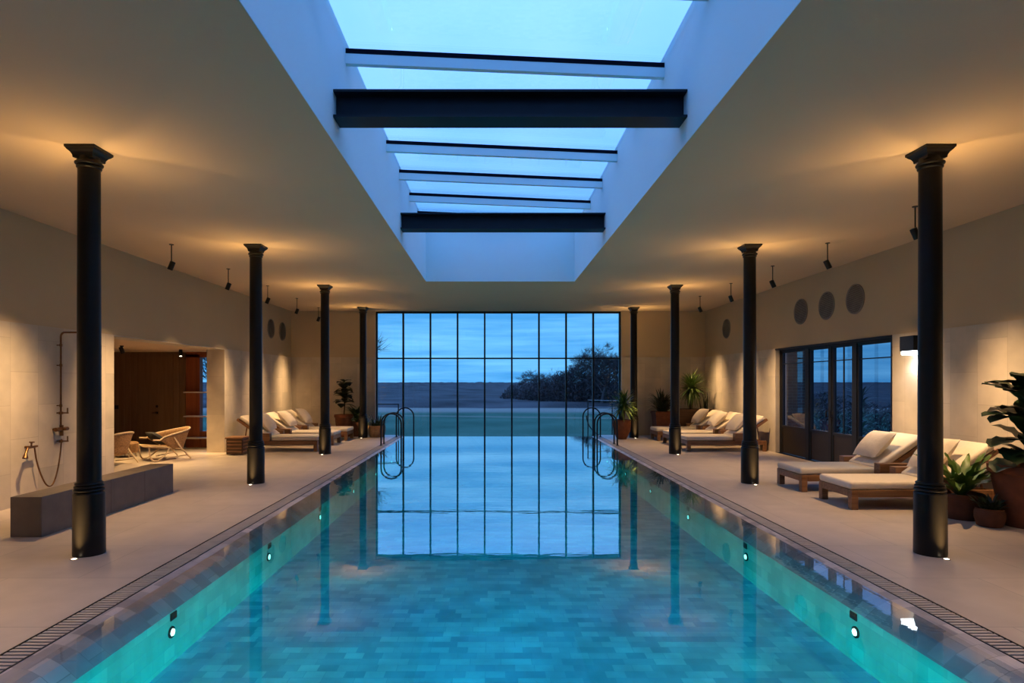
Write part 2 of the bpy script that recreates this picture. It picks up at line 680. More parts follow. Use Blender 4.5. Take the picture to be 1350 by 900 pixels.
def water_material():
    m = bpy.data.materials.new('pool_water')
    m.use_nodes = True
    nt = m.node_tree
    nt.nodes.clear()
    N, L = nt.nodes.new, nt.links.new
    out = N('ShaderNodeOutputMaterial')
    tr = N('ShaderNodeBsdfTransparent')
    gl = N('ShaderNodeBsdfGlossy')
    gl.inputs['Roughness'].default_value = 0.012
    g = N('ShaderNodeNewGeometry')
    mp = N('ShaderNodeMapping')
    mp.inputs['Scale'].default_value = (0.55, 2.0, 1)
    L(g.outputs['Position'], mp.inputs[0])
    n = N('ShaderNodeTexNoise')
    n.inputs['Scale'].default_value = 2.2
    n.inputs['Detail'].default_value = 3
    L(mp.outputs[0], n.inputs['Vector'])
    bp = N('ShaderNodeBump')
    bp.inputs['Strength'].default_value = 0.12
    bp.inputs['Distance'].default_value = 0.006
    L(n.outputs['Fac'], bp.inputs['Height'])
    L(bp.outputs[0], gl.inputs['Normal'])
    mix = N('ShaderNodeMixShader')
    # seen from below at a shallow angle the surface reflects everything
    dt = N('ShaderNodeVectorMath')
    dt.operation = 'DOT_PRODUCT'
    L(g.outputs['Normal'], dt.inputs[0])
    L(g.outputs['Incoming'], dt.inputs[1])
    ab = N('ShaderNodeMath')
    ab.operation = 'ABSOLUTE'
    L(dt.outputs['Value'], ab.inputs[0])
    lt = N('ShaderNodeMath')
    lt.operation = 'LESS_THAN'
    lt.inputs[1].default_value = 0.40
    L(ab.outputs[0], lt.inputs[0])
    tir = N('ShaderNodeMath')
    tir.operation = 'MULTIPLY'
    L(lt.outputs[0], tir.inputs[0])
    L(g.outputs['Backfacing'], tir.inputs[1])
    mxm = N('ShaderNodeMath')
    mxm.operation = 'MAXIMUM'
    L(tir.outputs[0], mxm.inputs[0])
    cr = N('ShaderNodeValToRGB')
    el = cr.color_ramp.elements
    el[0].position, el[0].color = 0.0, (1, 1, 1, 1)
    el[1].position, el[1].color = 1.0, (0.02, 0.02, 0.02, 1)
    for p_, v_ in ((0.10, 0.92), (0.20, 0.78), (0.28, 0.52), (0.36, 0.14), (0.45, 0.065), (0.6, 0.03)):
        q_ = el.new(p_)
        q_.color = (v_, v_, v_, 1)
    L(ab.outputs[0], cr.inputs[0])
    L(cr.outputs[0], mxm.inputs[1])
    L(mxm.outputs[0], mix.inputs[0])
    L(tr.outputs[0], mix.inputs[1])
    L(gl.outputs[0], mix.inputs[2])
    L(mix.outputs[0], out.inputs['Surface'])
    va = N('ShaderNodeVolumeAbsorption')
    va.inputs['Color'].default_value = (0.22, 0.922, 0.968, 1)
    va.inputs['Density'].default_value = 1.9
    L(va.outputs[0], out.inputs['Volume'])
    MATS['pool_water'] = m
    return m


WATER = water_material()

# ------------------------------------------------------------------ the room
CX = 0.165
XL, XR = -6.52, 6.855
YB = 19.12            # end wall
YF = -3.5             # wall behind the camera
H = 4.0
DADO = 2.51
GI, GO = 3.035, 3.235  # grating inner / outer half widths
PW = 2.75             # pool wall half width
PY0, PY1 = 1.3, 18.72
ZW = -0.014
PD = -0.56            # pool floor
SK = 1.70             # skylight half width
SKY0, SKY1 = -2.5, 13.52
SKZ = 5.15
OY0, OY1, OZ = 10.15, 14.32, 2.49   # openings in both long walls
AX = -10.3            # alcove far side
AY0, AY1 = 9.3, 15.5
XA = XL - 0.41

# floor (deck)
bm = new_bm()
add_box(bm, (XL - 0.0, YF, -0.2), (CX - GO, YB, 0.0))
add_box(bm, (CX + GO, YF, -0.2), (XR, YB, 0.0))
add_box(bm, (CX - GO, YF, -0.2), (CX + GO, PY0, 0.0))
add_box(bm, (AX, AY0, -0.2), (XL, AY1, 0.0))
structure('floor', bm, FLOOR)

# pool basin: coping that slopes under the water, walls, floor
bm = new_bm()
for s in (-1, 1):
    x0, x1, x2 = CX + s * GI, CX + s * (GI - 0.12), CX + s * PW
    prof = [(x0, -0.3), (x0, -0.002), (CX + s * (GI - 0.06), -0.008), (x1, -0.024), (x2 + s * 0.10, -0.060), (x2, -0.15)]
    a = [bm.verts.new((p[0], PY0, p[1])) for p in prof]
    b = [bm.verts.new((p[0], PY1, p[1])) for p in prof]
    for i in range(5):
        bm.faces.new((a[i], a[i + 1], b[i + 1], b[i]))
structure('pool_coping', bm, COPING, label='grey mosaic coping running along both pool edges', cat='pool coping')
bm = new_bm()
x0, x1 = CX - PW, CX + PW
add_quad(bm, (x0, PY0, PD), (x1, PY0, PD), (x1, PY1, PD), (x0, PY1, PD))
add_quad(bm, (CX - GI, PY0, PD), (CX + GI, PY0, PD), (CX + GI, PY0, -0.0), (CX - GI, PY0, -0.0))
structure('pool_basin', bm, POOLT, label='tiled swimming pool basin under the water', cat='pool')
bm = new_bm()
add_quad(bm, (x0, PY0, PD), (x0, PY1, PD), (x0, PY1, -0.15), (x0, PY0, -0.15))
add_quad(bm, (x1, PY0, PD), (x1, PY1, PD), (x1, PY1, -0.15), (x1, PY0, -0.15))
structure('pool_wall', bm, POOLW, label='tiled side walls of the pool under the water, coloured a lamplit green', cat='pool wall')
bm = new_bm()
add_box(bm, (CX - GI, PY1, PD - 0.3), (CX + GI, PY1 + 0.05, ZW - 0.004))
structure('pool_lip', bm, POOLT, label='tiled overflow lip at the window end of the pool', cat='pool lip')
# water body
bm = new_bm()
add_box(bm, (CX - GI + 0.003, PY0 + 0.003, PD - 0.05), (CX + GI - 0.003, PY1 + 0.03, ZW))
structure('pool_water', bm, WATER, label='still clear water filling the pool', cat='water')
# gutter between the pool and the window
bm = new_bm()
add_box(bm, (CX - GO, PY1 + 0.05, -0.5), (CX + GO, YB + 0.1, -0.42))
structure('floor_gutter', bm, DARK)

# slot drains along both sides
def make_grating(side, label):
    t = thing('drain_grating', label, 'drain grating', (CX + side * (GI + GO) / 2, 0, 0), 0, 'slot drains beside the pool')
    w = (GO - GI) / 2
    b = new_bm()
    y = PY0 + 0.04
    while y < PY1 + 0.02:
        add_box(b, (-w + 0.016, y, -0.02), (w - 0.016, y + 0.030, 0.0))
        y += 0.046
    obj('slats', b, GRATE, t)
    b = new_bm()
    add_box(b, (-w, PY0, -0.03), (-w + 0.009, PY1 + 0.02, 0.002))
    add_box(b, (w - 0.009, PY0, -0.03), (w, PY1 + 0.02, 0.002))
    obj('edge_rail', b, BLACK, t)
    b = new_bm()
    add_box(b, (-w, PY0, -0.12), (w, PY1 + 0.02, -0.05))
    obj('channel', b, DARK, t)
    return t


make_grating(-1, 'long slotted stone drain between pool and the deck with the stone bench')
make_grating(1, 'long slotted stone drain between pool and the deck with the glazed doors')

# ceiling with the skylight hole
bm = new_bm()
add_box(bm, (XL - 0.45, YF, H), (CX - SK, YB + 0.25, H + 0.2))
add_box(bm, (CX + SK, YF, H), (XR + 0.25, YB + 0.25, H + 0.2))
add_box(bm, (CX - SK, SKY1, H), (CX + SK, YB + 0.25, H + 0.2))
add_box(bm, (CX - SK, YF, H), (CX + SK, SKY0, H + 0.2))
structure('ceiling', bm, CEIL)
bm = new_bm()
e = 0.001
add_box(bm, (CX - SK - 0.2, SKY0, H + e), (CX - SK + 0.004, SKY1 + 0.2, SKZ + 0.1))
add_box(bm, (CX + SK - 0.004, SKY0, H + e), (CX + SK + 0.2, SKY1 + 0.2, SKZ + 0.1))
add_box(bm, (CX - SK, SKY1 - 0.004, H + e), (CX + SK, SKY1 + 0.2, SKZ + 0.1))
add_box(bm, (CX - SK, SKY0 - 0.2, H + e), (CX + SK, SKY0 + 0.004, SKZ + 0.1))
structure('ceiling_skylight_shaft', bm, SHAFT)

# skylight: glass with white rafters and dark caps, slightly skewed across the shaft
bm = new_bm()
add_box(bm, (CX - SK, SKY0, SKZ + 0.012), (CX + SK, SKY1, SKZ + 0.024))
sky_win = structure('window_2', bm, GLASS)
for k in range(-7, 7):
    yl, yr = 6.17 + 1.165 * k, 6.45 + 1.215 * k
    if k < 0:
        yl, yr = yl - 0.12, yr - 0.12
    if yl < SKY0 + 0.1 or yr > SKY1 - 0.1:
        continue
    for (nm, hw, za, zb, m_) in (('rafter', 0.03, SKZ - 0.145, SKZ - 0.04, SHAFT), ('gasket', 0.032, SKZ - 0.04, SKZ + 0.012, CAP)):
        b = new_bm()
        for z in (za, zb):
            pass
        vs = []
        for z in (za, zb):
            vs.append([b.verts.new(p) for p in ((CX - SK, yl - hw, z), (CX + SK, yr - hw, z), (CX + SK, yr + hw, z), (CX - SK, yl + hw, z))])
        b.faces.new(vs[0][::-1])
        b.faces.new(vs[1])
        for i in range(4):
            j = (i + 1) % 4
            b.faces.new((vs[0][i], vs[0][j], vs[1][j], vs[1][i]))
        obj(nm, b, m_, sky_win)

# walls
def wall_long(name, x_in, sgn, mat_up, mat_lo):
    """side wall with an opening; x_in the inner face, sgn outward"""
    up = new_bm()
    xo = x_in + sgn * (0.41 if sgn < 0 else 0.25)
    lo_x, hi_x = min(x_in, xo), max(x_in, xo)
    add_box(up, (lo_x, YF, DADO), (hi_x, YB + 0.2, H))
    o = structure(name, up, mat_up)
    lo = new_bm()
    sx = x_in - sgn * 0.018
    lo_x, hi_x = min(sx, xo), max(sx, xo)
    add_box(lo, (lo_x, YF, 0), (hi_x, OY0, DADO))
    add_box(lo, (lo_x, OY1, 0), (hi_x, YB + 0.2, DADO))
    add_box(lo, (lo_x, OY0, OZ), (hi_x, OY1, DADO))
    obj('stone_cladding', lo, mat_lo, o)
    return o


wall_long('wall_left', XL, -1, PLASTER, STONE)
wall_long('wall_right', XR, 1, PLASTER, STONE)
WX0, WX1 = -3.80, 4.14     # window opening
bm = new_bm()
for (a, b_) in ((XL - 0.41, WX0), (WX1, XR + 0.25)):
    add_box(bm, (a, YB, DADO), (b_, YB + 0.3, H))
wb = structure('wall_back', bm, PLASTER)
bm = new_bm()
for (a, b_) in ((XL, WX0), (WX1, XR)):
    add_box(bm, (a, YB - 0.018, 0), (b_, YB + 0.3, DADO))
obj('stone_cladding', bm, STONE, wb)
bm = new_bm()
add_box(bm, (XL - 0.41, YF - 0.2, 0), (XR + 0.25, YF, H))
structure('wall_front', bm, STONE)
bm = new_bm()
add_box(bm, (WX0, YB + 0.3, H - 0.02), (WX1, YB + 0.5, H + 0.2))
structure('trim_1', bm, STEEL)

# end window: nine bays, two rows
WY = YB + 0.14
bm = new_bm()
fw = 0.026
add_box(bm, (WX0, WY - 0.05, -0.45), (WX0 + 0.045, WY + 0.05, H - 0.02))
add_box(bm, (WX1 - 0.045, WY - 0.05, -0.45), (WX1, WY + 0.05, H - 0.02))
add_box(bm, (WX0, WY - 0.05, H - 0.06), (WX1, WY + 0.05, H))
add_box(bm, (WX0, WY - 0.05, -0.50), (WX1, WY + 0.05, -0.43))
win = structure('window_1', bm, FRAME)
xs = [WX0 + (WX1 - WX0) * i / 9 for i in range(10)]
for i in range(1, 9):
    b = new_bm()
    add_box(b, (xs[i] - fw, WY - 0.06, -0.43), (xs[i] + fw, WY + 0.05, H - 0.06))
    obj('mullion', b, FRAME, win)
b = new_bm()
add_box(b, (WX0 + 0.045, WY - 0.045, 2.455), (WX1 - 0.045, WY + 0.045, 2.50))
obj('transom', b, FRAME, win)
for i in range(9):
    for (z0, z1) in ((-0.43, 2.455), (2.50, H - 0.06)):
        b = new_bm()
        add_quad(b, (xs[i] + fw, WY, z0), (xs[i + 1] - fw, WY, z0), (xs[i + 1] - fw, WY, z1), (xs[i] + fw, WY, z1))
        obj('pane', b, GLASS, win)

# glazed doors in the wall on the lounger side
DX = XR + 0.13
bm = new_bm()
add_box(bm, (DX - 0.05, OY0, OZ - 0.05), (DX + 0.05, OY1, OZ))
add_box(bm, (DX - 0.05, OY0, 0), (DX + 0.05, OY0 + 0.06, OZ - 0.05))
add_box(bm, (DX - 0.05, OY1 - 0.06, 0), (DX + 0.05, OY1, OZ - 0.05))
add_box(bm, (XR - 0.02, OY0 - 0.02, OZ - 0.02), (XR + 0.02, OY1 + 0.02, OZ + 0.02))
add_box(bm, (XR - 0.02, OY0 - 0.02, 0), (XR + 0.02, OY0 + 0.02, OZ))
door1 = structure('door_1', bm, FRAME)
for (y0, y1, leaf, bar) in ((OY0 + 0.06, 11.29, False, 0), (11.41, 12.14, True, 1), (12.22, 13.0, True, 0), (13.14, OY1 - 0.06, False, 0)):
    b = new_bm()
    add_box(b, (DX - 0.035, y0, 0.015), (DX + 0.035, y0 + 0.05, OZ - 0.05))
    add_box(b, (DX - 0.035, y1 - 0.05, 0.015), (DX + 0.035, y1, OZ - 0.05))
    add_box(b, (DX - 0.035, y0 + 0.05, 0.62), (DX + 0.035, y1 - 0.05, 0.67))
    add_box(b, (DX - 0.035, y0 + 0.05, OZ - 0.09), (DX + 0.035, y1 - 0.05, OZ - 0.05))
    add_box(b, (DX - 0.012, y0 + 0.05, 2.13), (DX + 0.012, y1 - 0.05, 2.15))
    if bar:
        ym = (y0 + y1) / 2
        add_box(b, (DX - 0.012, ym - 0.01, 0.67), (DX + 0.012, ym + 0.01, OZ - 0.09))
    lf = obj('door_leaf' if leaf else 'side_frame', b, FRAME, door1)
    b = new_bm()
    add_box(b, (DX - 0.02, y0 + 0.05, 0.015), (DX + 0.02, y1 - 0.05, 0.62))
    obj('kick_panel', b, KICK, lf)
    b = new_bm()
    add_quad(b, (DX, y0 + 0.05, 0.67), (DX, y1 - 0.05, 0.67), (DX, y1 - 0.05, OZ - 0.09), (DX, y0 + 0.05, OZ - 0.09))
    obj('pane', b, GLASSD, lf)
for (y0, y1) in ((11.29, 11.41), (12.14, 12.22), (13.0, 13.14)):
    b = new_bm()
    add_box(b, (DX - 0.05, y0, 0), (DX + 0.05, y1, OZ - 0.05))
    obj('mullion', b, FRAME, door1)
b = new_bm()
for y in (12.10, 12.26):
    add_tube(b, [(DX - 0.08, y, 0.98), (DX - 0.08, y, 1.12)], 0.012)
    add_tube(b, [(DX - 0.08, y, 1.00), (DX - 0.02, y, 1.00)], 0.008)
    add_tube(b, [(DX - 0.08, y, 1.10), (DX - 0.02, y, 1.10)], 0.008)
obj('handle', b, BLACK, door1)

# alcove behind the wall on the shower side
bm = new_bm()
add_box(bm, (AX - 0.2, AY0 - 0.2, 0), (AX, AY1 + 0.2, OZ))
wa = structure('wall_alcove', bm, PLASTER)
bm = new_bm()
add_box(bm, (AX, AY0 - 0.2, 0), (XA, AY0, OZ))
obj('end_panel', bm, PLASTER, wa)
bm = new_bm()
add_box(bm, (AX - 0.2, AY0 - 0.2, OZ), (XL - 0.405, AY1 + 0.2, OZ + 0.15))
structure('ceiling_alcove', bm, CEIL)
# timber back wall with a flush door, then a red timber window bay
WBX0, WBX1 = -8.02, -7.0
bm = new_bm()
x = AX
while x < WBX0 - 0.01:
    x2 = min(x + 0.16, WBX0)
    add_box(bm, (x + 0.002, AY1, 0.10), (x2 - 0.002, AY1 + 0.1, OZ), 0.003, 1)
    x = x2
add_box(bm, (AX, AY1 + 0.02, 0), (WBX0, AY1 + 0.1, 0.10))
wt = structure('wall_timber', bm, PANEL)
bm = new_bm()
add_box(bm, (-9.25, AY1 - 0.006, 0.10), (-8.40, AY1 + 0.004, OZ - 0.1))
dr = structure('door_2', bm, PANEL)
b = new_bm()
hx, hz = -8.80, 0.90
add_tube(b, [(hx, AY1 - 0.006, hz), (hx, AY1 - 0.05, hz)], 0.011)
add_tube(b, [(hx, AY1 - 0.05, hz), (hx - 0.10, AY1 - 0.05, hz)], 0.010)
add_box(b, (hx - 0.03, AY1 - 0.02, hz - 0.03), (hx + 0.03, AY1 - 0.004, hz + 0.03), 0.004)
add_box(b, (hx - 0.03, AY1 - 0.02, hz + 0.14), (hx + 0.03, AY1 - 0.004, hz + 0.20), 0.004)
obj('handle', b, BLACK, dr)
bm = new_bm()
add_box(bm, (-9.90, AY1 - 0.03, 1.0), (-9.80, AY1, 1.1), 0.006)
tag(obj('wall_switch', bm, BLACK), 'small black square switch on the alcove timber wall', 'switch')
# window bay
bm = new_bm()
add_box(bm, (WBX0, AY1 - 0.05, 0), (WBX0 + 0.36, AY1 + 0.12, OZ - 0.06))
add_box(bm, (WBX0, AY1 - 0.05, OZ - 0.14), (WBX1 + 0.2, AY1 + 0.12, OZ))
add_box(bm, (WBX0, AY1 - 0.02, 0.0), (WBX1 + 0.2, AY1 + 0.12, 0.42))
w3 = structure('window_3', bm, REDW)
b = new_bm()
add_quad(b, (WBX0 + 0.36, AY1 + 0.06, 0.42), (WBX1, AY1 + 0.06, 0.42), (WBX1, AY1 + 0.06, OZ - 0.14), (WBX0 + 0.36, AY1 + 0.06, OZ - 0.14))
obj('pane', b, GLASS, w3)
for z in (0.26, 0.82, 1.44):
    b = new_bm()
    add_box(b, (WBX0 + 0.06, AY1 - 0.30, z - 0.015), (WBX1 + 0.1, AY1 - 0.051, z + 0.015), 0.004)
    tag(obj('shelf', b, PALE), {0.26: 'lowest pale shelf across the red timber window bay', 0.82: 'middle pale shelf across the red timber window bay', 1.44: 'topmost pale shelf across the red timber window bay'}[z], 'shelf', 'pale shelves in the alcove window bay')
bm = new_bm()
add_box(bm, (XA - 0.02, AY1, 0), (XL - 0.018, AY1 + 0.2, OZ))
structure('wall_alcove_return', bm, STONE)

# ------------------------------------------------------------------ outdoors
def field_material():
    m, nt, b, N, L = nodes('field_grass')
    g = N('ShaderNodeNewGeometry')
    sep = N('ShaderNodeSeparateXYZ')
    L(g.outputs['Position'], sep.inputs[0])
    n = N('ShaderNodeTexNoise')
    n.inputs['Scale'].default_value = 0.22
    n.inputs['Detail'].default_value = 8
    L(g.outputs['Position'], n.inputs['Vector'])
    r = N('ShaderNodeValToRGB')
    r.color_ramp.elements[0].position = 0.35
    r.color_ramp.elements[1].position = 0.68
    r.color_ramp.elements[0].color = (0.022, 0.080, 0.050, 1)
    r.color_ramp.elements[1].color = (0.048, 0.125, 0.085, 1)
    L(n.outputs['Fac'], r.inputs[0])
    # straw strip before the heath
    mr = N('ShaderNodeMapRange')
    mr.inputs['From Min'].default_value = 51
    mr.inputs['From Max'].default_value = 56
    L(sep.outputs['Y'], mr.inputs['Value'])
    mx = N('ShaderNodeMixRGB')
    mx.inputs['Color2'].default_value = (0.20, 0.19, 0.16, 1)
    L(mr.outputs[0], mx.inputs['Fac'])
    L(r.outputs[0], mx.inputs['Color1'])
    # worn path line
    w = N('ShaderNodeMath')
    w.operation = 'MULTIPLY_ADD'
    L(sep.outputs['X'], w.inputs[0])
    w.inputs[1].default_value = 0.22
    L(sep.outputs['Y'], w.inputs[2])
    w2 = N('ShaderNodeMath')
    w2.operation = 'SUBTRACT'
    L(w.outputs[0], w2.inputs[0])
    w2.inputs[1].default_value = 46.5
    w3_ = N('ShaderNodeMath')
    w3_.operation = 'ABSOLUTE'
    L(w2.outputs[0], w3_.inputs[0])
    mr2 = N('ShaderNodeMapRange')
    mr2.inputs['From Min'].default_value = 0.5
    mr2.inputs['From Max'].default_value = 1.1
    mr2.inputs['To Min'].default_value = 0.7
    mr2.inputs['To Max'].default_value = 0.0
    L(w3_.outputs[0], mr2.inputs['Value'])
    mx2 = N('ShaderNodeMixRGB')
    mx2.inputs['Color2'].default_value = (0.16, 0.17, 0.13, 1)
    L(mr2.outputs[0], mx2.inputs['Fac'])
    L(mx.outputs[0], mx2.inputs['Color1'])
    L(mx2.outputs[0], b.inputs['Base Color'])
    b.inputs['Roughness'].default_value = 0.95
    b.inputs['Specular IOR Level'].default_value = 0.1
    return m


FIELD = field_material()
HEATH = mat('heath_scrub', (0.052, 0.050, 0.052), 0.95, var=0.55, scale=0.12, spec=0.1)
TREE = mat('winter_bark', (0.062, 0.050, 0.050), 0.95, var=0.2, spec=0.1)
BUSHM = mat('dark_scrub', (0.058, 0.050, 0.052), 0.95, var=0.4, scale=0.8, spec=0.1)
GZ = -1.0
bm = new_bm()
add_quad(bm, (-260, 19.7, GZ), (260, 19.7, GZ), (260, 64, GZ), (-260, 64, GZ))
add_quad(bm, (7.2, -60, GZ), (260, -60, GZ), (260, 19.7, GZ), (7.2, 19.7, GZ))
add_quad(bm, (-260, -60, GZ), (-10.6, -60, GZ), (-10.6, 19.7, GZ), (-260, 19.7, GZ))
structure('ground_field', bm, FIELD, label='dusk green meadow outside the end window', cat='field')


def heath_grid(x0, x1, nx, ys, zfun, amp):
    bm = new_bm()
    g = []
    for y in ys:
        row = []
        for i in range(nx + 1):
            x = x0 + (x1 - x0) * i / nx
            nz = noise.noise(Vector((x * 0.21, y * 0.09, 0))) * 0.6 + noise.noise(Vector((x * 0.8, y * 0.3, 5))) * 0.4
            row.append(bm.verts.new((x, y, zfun(y) + amp(y) * nz)))
        g.append(row)
    for j in range(len(ys) - 1):
        for i in range(nx):
            bm.faces.new((g[j][i], g[j][i + 1], g[j + 1][i + 1], g[j + 1][i]))
    return bm


ys = [59 + 541 * (k / 70) ** 2.0 for k in range(71)]
bm = heath_grid(-420, 420, 280, ys, lambda y: GZ - 0.35 + 0.75 * min(1, (y - 59) / 8) + (y - 59) / 541 * 2.30, lambda y: 0.22 + 0.9 * min(1, (y - 59) / 400))
structure('ground_heath', bm, HEATH, smooth=False, label='dark scrubby heath rising to the horizon', cat='heath')
# terrace outside the glazed doors
PAVE = mat('terrace_paving', (0.12, 0.115, 0.105), 0.8, var=0.15, scale=3)
bm = new_bm()
add_box(bm, (XR + 0.25, 4, GZ), (15, 19.3, -0.03))
structure('ground_terrace', bm, PAVE, label='paved terrace outside the glazed doors', cat='terrace')
BRICK = mat_tiles('brick', (0.20, 0.10, 0.06), (0.13, 0.065, 0.04), (0.20, 0.17, 0.13), lambda N, L, s: (s.outputs['X'], s.outputs['Z']), 0.22, 0.075, 0.008, 0.85)
bm = new_bm()
add_box(bm, (XR + 0.25, OY1 + 0.25, -0.03), (XR + 0.85, OY1 + 0.75, 2.7))
structure('wall_brick_pier', bm, BRICK)


def bare_tree(name, label, loc, height, seed, spread=0.55, depth=5, r0=None, group=None):
    rg = random.Random(seed)
    root = thing(name, label, 'tree', loc, rg.random() * 6, group)
    tb, cb = new_bm(), new_bm()
    r0 = r0 or height * 0.022

    def grow(p, d, length, r, lev, bmx):
        steps = 3
        pts = [p.copy()]
        rr = [r]
        for i in range(steps):
            d = (d + Vector((rg.uniform(-1, 1), rg.uniform(-1, 1), rg.uniform(-0.3, 0.7))) * 0.16).normalized()
            p = p + d * length / steps
            pts.append(p.copy())
            rr.append(r * (1 - 0.32 * (i + 1) / steps))
        add_tube(bmx, pts, rr, 5 if lev < 2 else 3, cap=False)
        if lev >= depth - 1:
            # fine twigs
            for k in range(7):
                q = pts[rg.choice((1, 2, 3))]
                dd = (d + Vector((rg.uniform(-1, 1), rg.uniform(-1, 1), rg.uniform(-0.4, 1))) * 0.9).normalized()
                sd = dd.orthogonal().normalized() * height * 0.0016
                e_ = q + dd * height * rg.uniform(0.05, 0.10)
                bmx.faces.new([bmx.verts.new(v) for v in (q - sd, q + sd, e_)])
        if lev >= depth:
            return
        nb = 3 if lev == 0 else (3 if rg.random() < 0.65 else 2)
        if lev == 0:
            nb = 5
        for k in range(nb):
            az = rg.uniform(0, 2 * PI)
            o = Vector((math.cos(az), math.sin(az), rg.uniform(-0.1, 0.5)))
            nd = (d * (1 - spread) + o * spread).normalized()
            q = pts[-1] if (k == 0 or lev > 2) else pts[rg.choice((2, 3))]
            grow(q, nd, length * rg.uniform(0.62, 0.85), rr[-1] * rg.uniform(0.5, 0.72), lev + 1, cb)
    grow(Vector((0, 0, 0)), Vector((0, 0, 1)), height * 0.30, r0, 0, tb)
    zmax = max(v.co.z for v in cb.verts)
    for b_ in (tb, cb):
        bmesh.ops.scale(b_, vec=(height / zmax,) * 3, verts=b_.verts[:])
    obj('trunk', tb, TREE, root)
    obj('crown', cb, TREE, root, fixn=False)
    return root


def scrub(name, label, loc, rx, ry, rz, n, seed, group=None, m_=None, tw=0.35):
    rg = random.Random(seed)
    b = new_bm()
    for i in range(n):
        a, u = rg.uniform(0, 2 * PI), rg.uniform(0, 1)
        rad = math.sqrt(rg.random())
        x, y = rx * rad * math.cos(a), ry * rad * math.sin(a)
        top = rz * math.sqrt(max(0.05, 1 - rad * rad)) * (0.85 + 0.3 * noise.noise(Vector((x * 0.6, y * 0.6, seed))))
        z = top * (1 - rg.random() ** 2)
        s = rg.uniform(0.5, 1.0) * tw
        d = Vector((rg.uniform(-1, 1), rg.uniform(-1, 1), rg.uniform(0.2, 1.4))).normalized()
        sd = d.orthogonal().normalized()
        p = Vector((x, y, z))
        b.faces.new([b.verts.new(q) for q in (p - sd * s * 0.22, p + sd * s * 0.22, p + d * s * 1.1)])
    o = obj(name, b, m_ or BUSHM, fixn=False, loc=loc)
    return tag(o, label, 'bush', group, 'thing')


# wood to one side of the view
def far(px, Y):
    return (px - 650) / F_PX * Y


bare_tree('bare_tree', 'small lone bare tree standing on the horizon', (far(699, 85), 85, GZ), 4.9, 3, 0.62, 6, group='winter trees at the wood edge')
bare_tree('bare_tree', 'tall bare tree rounding over the middle of the wood', (far(768, 72), 72, GZ), 5.6, 5, 0.55, 6, group='winter trees at the wood edge')
bare_tree('bare_tree', 'tallest bare tree crossing the window transom', (far(793, 66), 66, GZ), 7.5, 9, 0.6, 6, group='winter trees at the wood edge')
bare_tree('bare_tree', 'bare tree at the wall end of the wood', (far(822, 68), 68, GZ), 6.5, 12, 0.6, 6, group='winter trees at the wood edge')
bare_tree('bare_tree', 'slim bare tree where the wood begins to rise', (far(739, 76), 76, GZ), 4.8, 21, 0.55, 6, group='winter trees at the wood edge')
bare_tree('bare_tree', 'bare tree reaching twigs into the window beside the black guard rail', (-8.55, 26.0, GZ), 7.4, 33, 0.62, 6, group='winter trees at the wood edge')
scrub('scrub_bush', 'low dark scrub under the lone bare tree', (far(703, 80), 80, GZ), 4.5, 3.0, 3.1, 4200, 1, 'dark scrub by the field')
scrub('scrub_bush', 'dark scrub between the lone tree and the wood', (far(725, 77), 77, GZ), 4.2, 3.0, 3.4, 4200, 2, 'dark scrub by the field')
scrub('scrub_bush', 'dense dark thicket at the rise of the wood', (far(750, 74), 74, GZ), 4.0, 3.5, 4.9, 5200, 3, 'dark scrub by the field')
scrub('scrub_bush', 'dense dark thicket at the peak of the wood', (far(772, 72), 72, GZ), 3.4, 3.5, 6.0, 5200, 4, 'dark scrub by the field')
scrub('scrub_bush', 'dense dark thicket under the tallest bare tree', (far(797, 70), 70, GZ), 3.8, 3.5, 5.3, 5200, 5, 'dark scrub by the field')
scrub('scrub_bush', 'dense dark thicket at the wall end of the wood', (far(823, 69), 69, GZ), 3.8, 3.5, 5.3, 5200, 6, 'dark scrub by the field')

scrub('scrub_bush', 'dark hedge outside the glazed doors, part nearest the brick pier', (14.2, 29.0, GZ), 3.4, 2.4, 2.5, 2600, 11, 'hedge beyond the terrace', tw=0.3)
scrub('scrub_bush', 'dark hedge outside the glazed doors, middle part', (14.4, 24.6, GZ), 3.2, 2.4, 2.4, 2600, 12, 'hedge beyond the terrace', tw=0.3)
scrub('scrub_bush', 'dark hedge outside the glazed doors, part seen by the wall lamp', (16.8, 21.6, GZ), 3.2, 2.6, 2.5, 2600, 13, 'hedge beyond the terrace', tw=0.3)

# guard rails outside the window
GALV = mat('galvanised_rail', (0.30, 0.31, 0.33), 0.5, 0.5)
t = thing('guard_rail', 'thin black guard rail outside the window behind the basket planter', 'railing', (-3.98, 19.75, GZ))
for x in (0.0, 0.82):
    b = new_bm()
    add_tube(b, [(x, 0, 0), (x, 0, 1.97)], 0.018)
    obj('post', b, BLACK, t)
b = new_bm()
add_tube(b, [(-0.02, 0, 1.97), (0.84, 0, 1.97)], 0.018)
obj('top_rail', b, BLACK, t)
t = thing('guard_rail', 'pale metal fence outside the window behind the potted yucca', 'railing', (3.45, 21.5, GZ))
for (x, y) in ((0.0, 0), (0.9, 0.1), (1.9, 0.2)):
    b = new_bm()
    add_tube(b, [(x, y, 0), (x, y, 2.05)], 0.02)
    obj('post', b, BLACK, t)
for z in (1.55, 1.8, 2.05):
    b = new_bm()
    add_tube(b, [(0, 0, z), (0.9, 0.1, z - 0.02), (1.9, 0.2, z - 0.02)], 0.014)
    obj('rail', b, GALV, t)
b = new_bm()
pts = []
for k in range(13):
    a = PI * (1.0 + 0.5 * k / 12)
    pts.append((-0.05 + 1.3 + 1.3 * math.cos(a), -1.2 * 0 + 0.9 * math.sin(a) * -0.2, 1.5 + 0.95 * math.sin(a)))
add_tube(b, pts, 0.02)
obj('sloping_rail', b, BLACK, t)

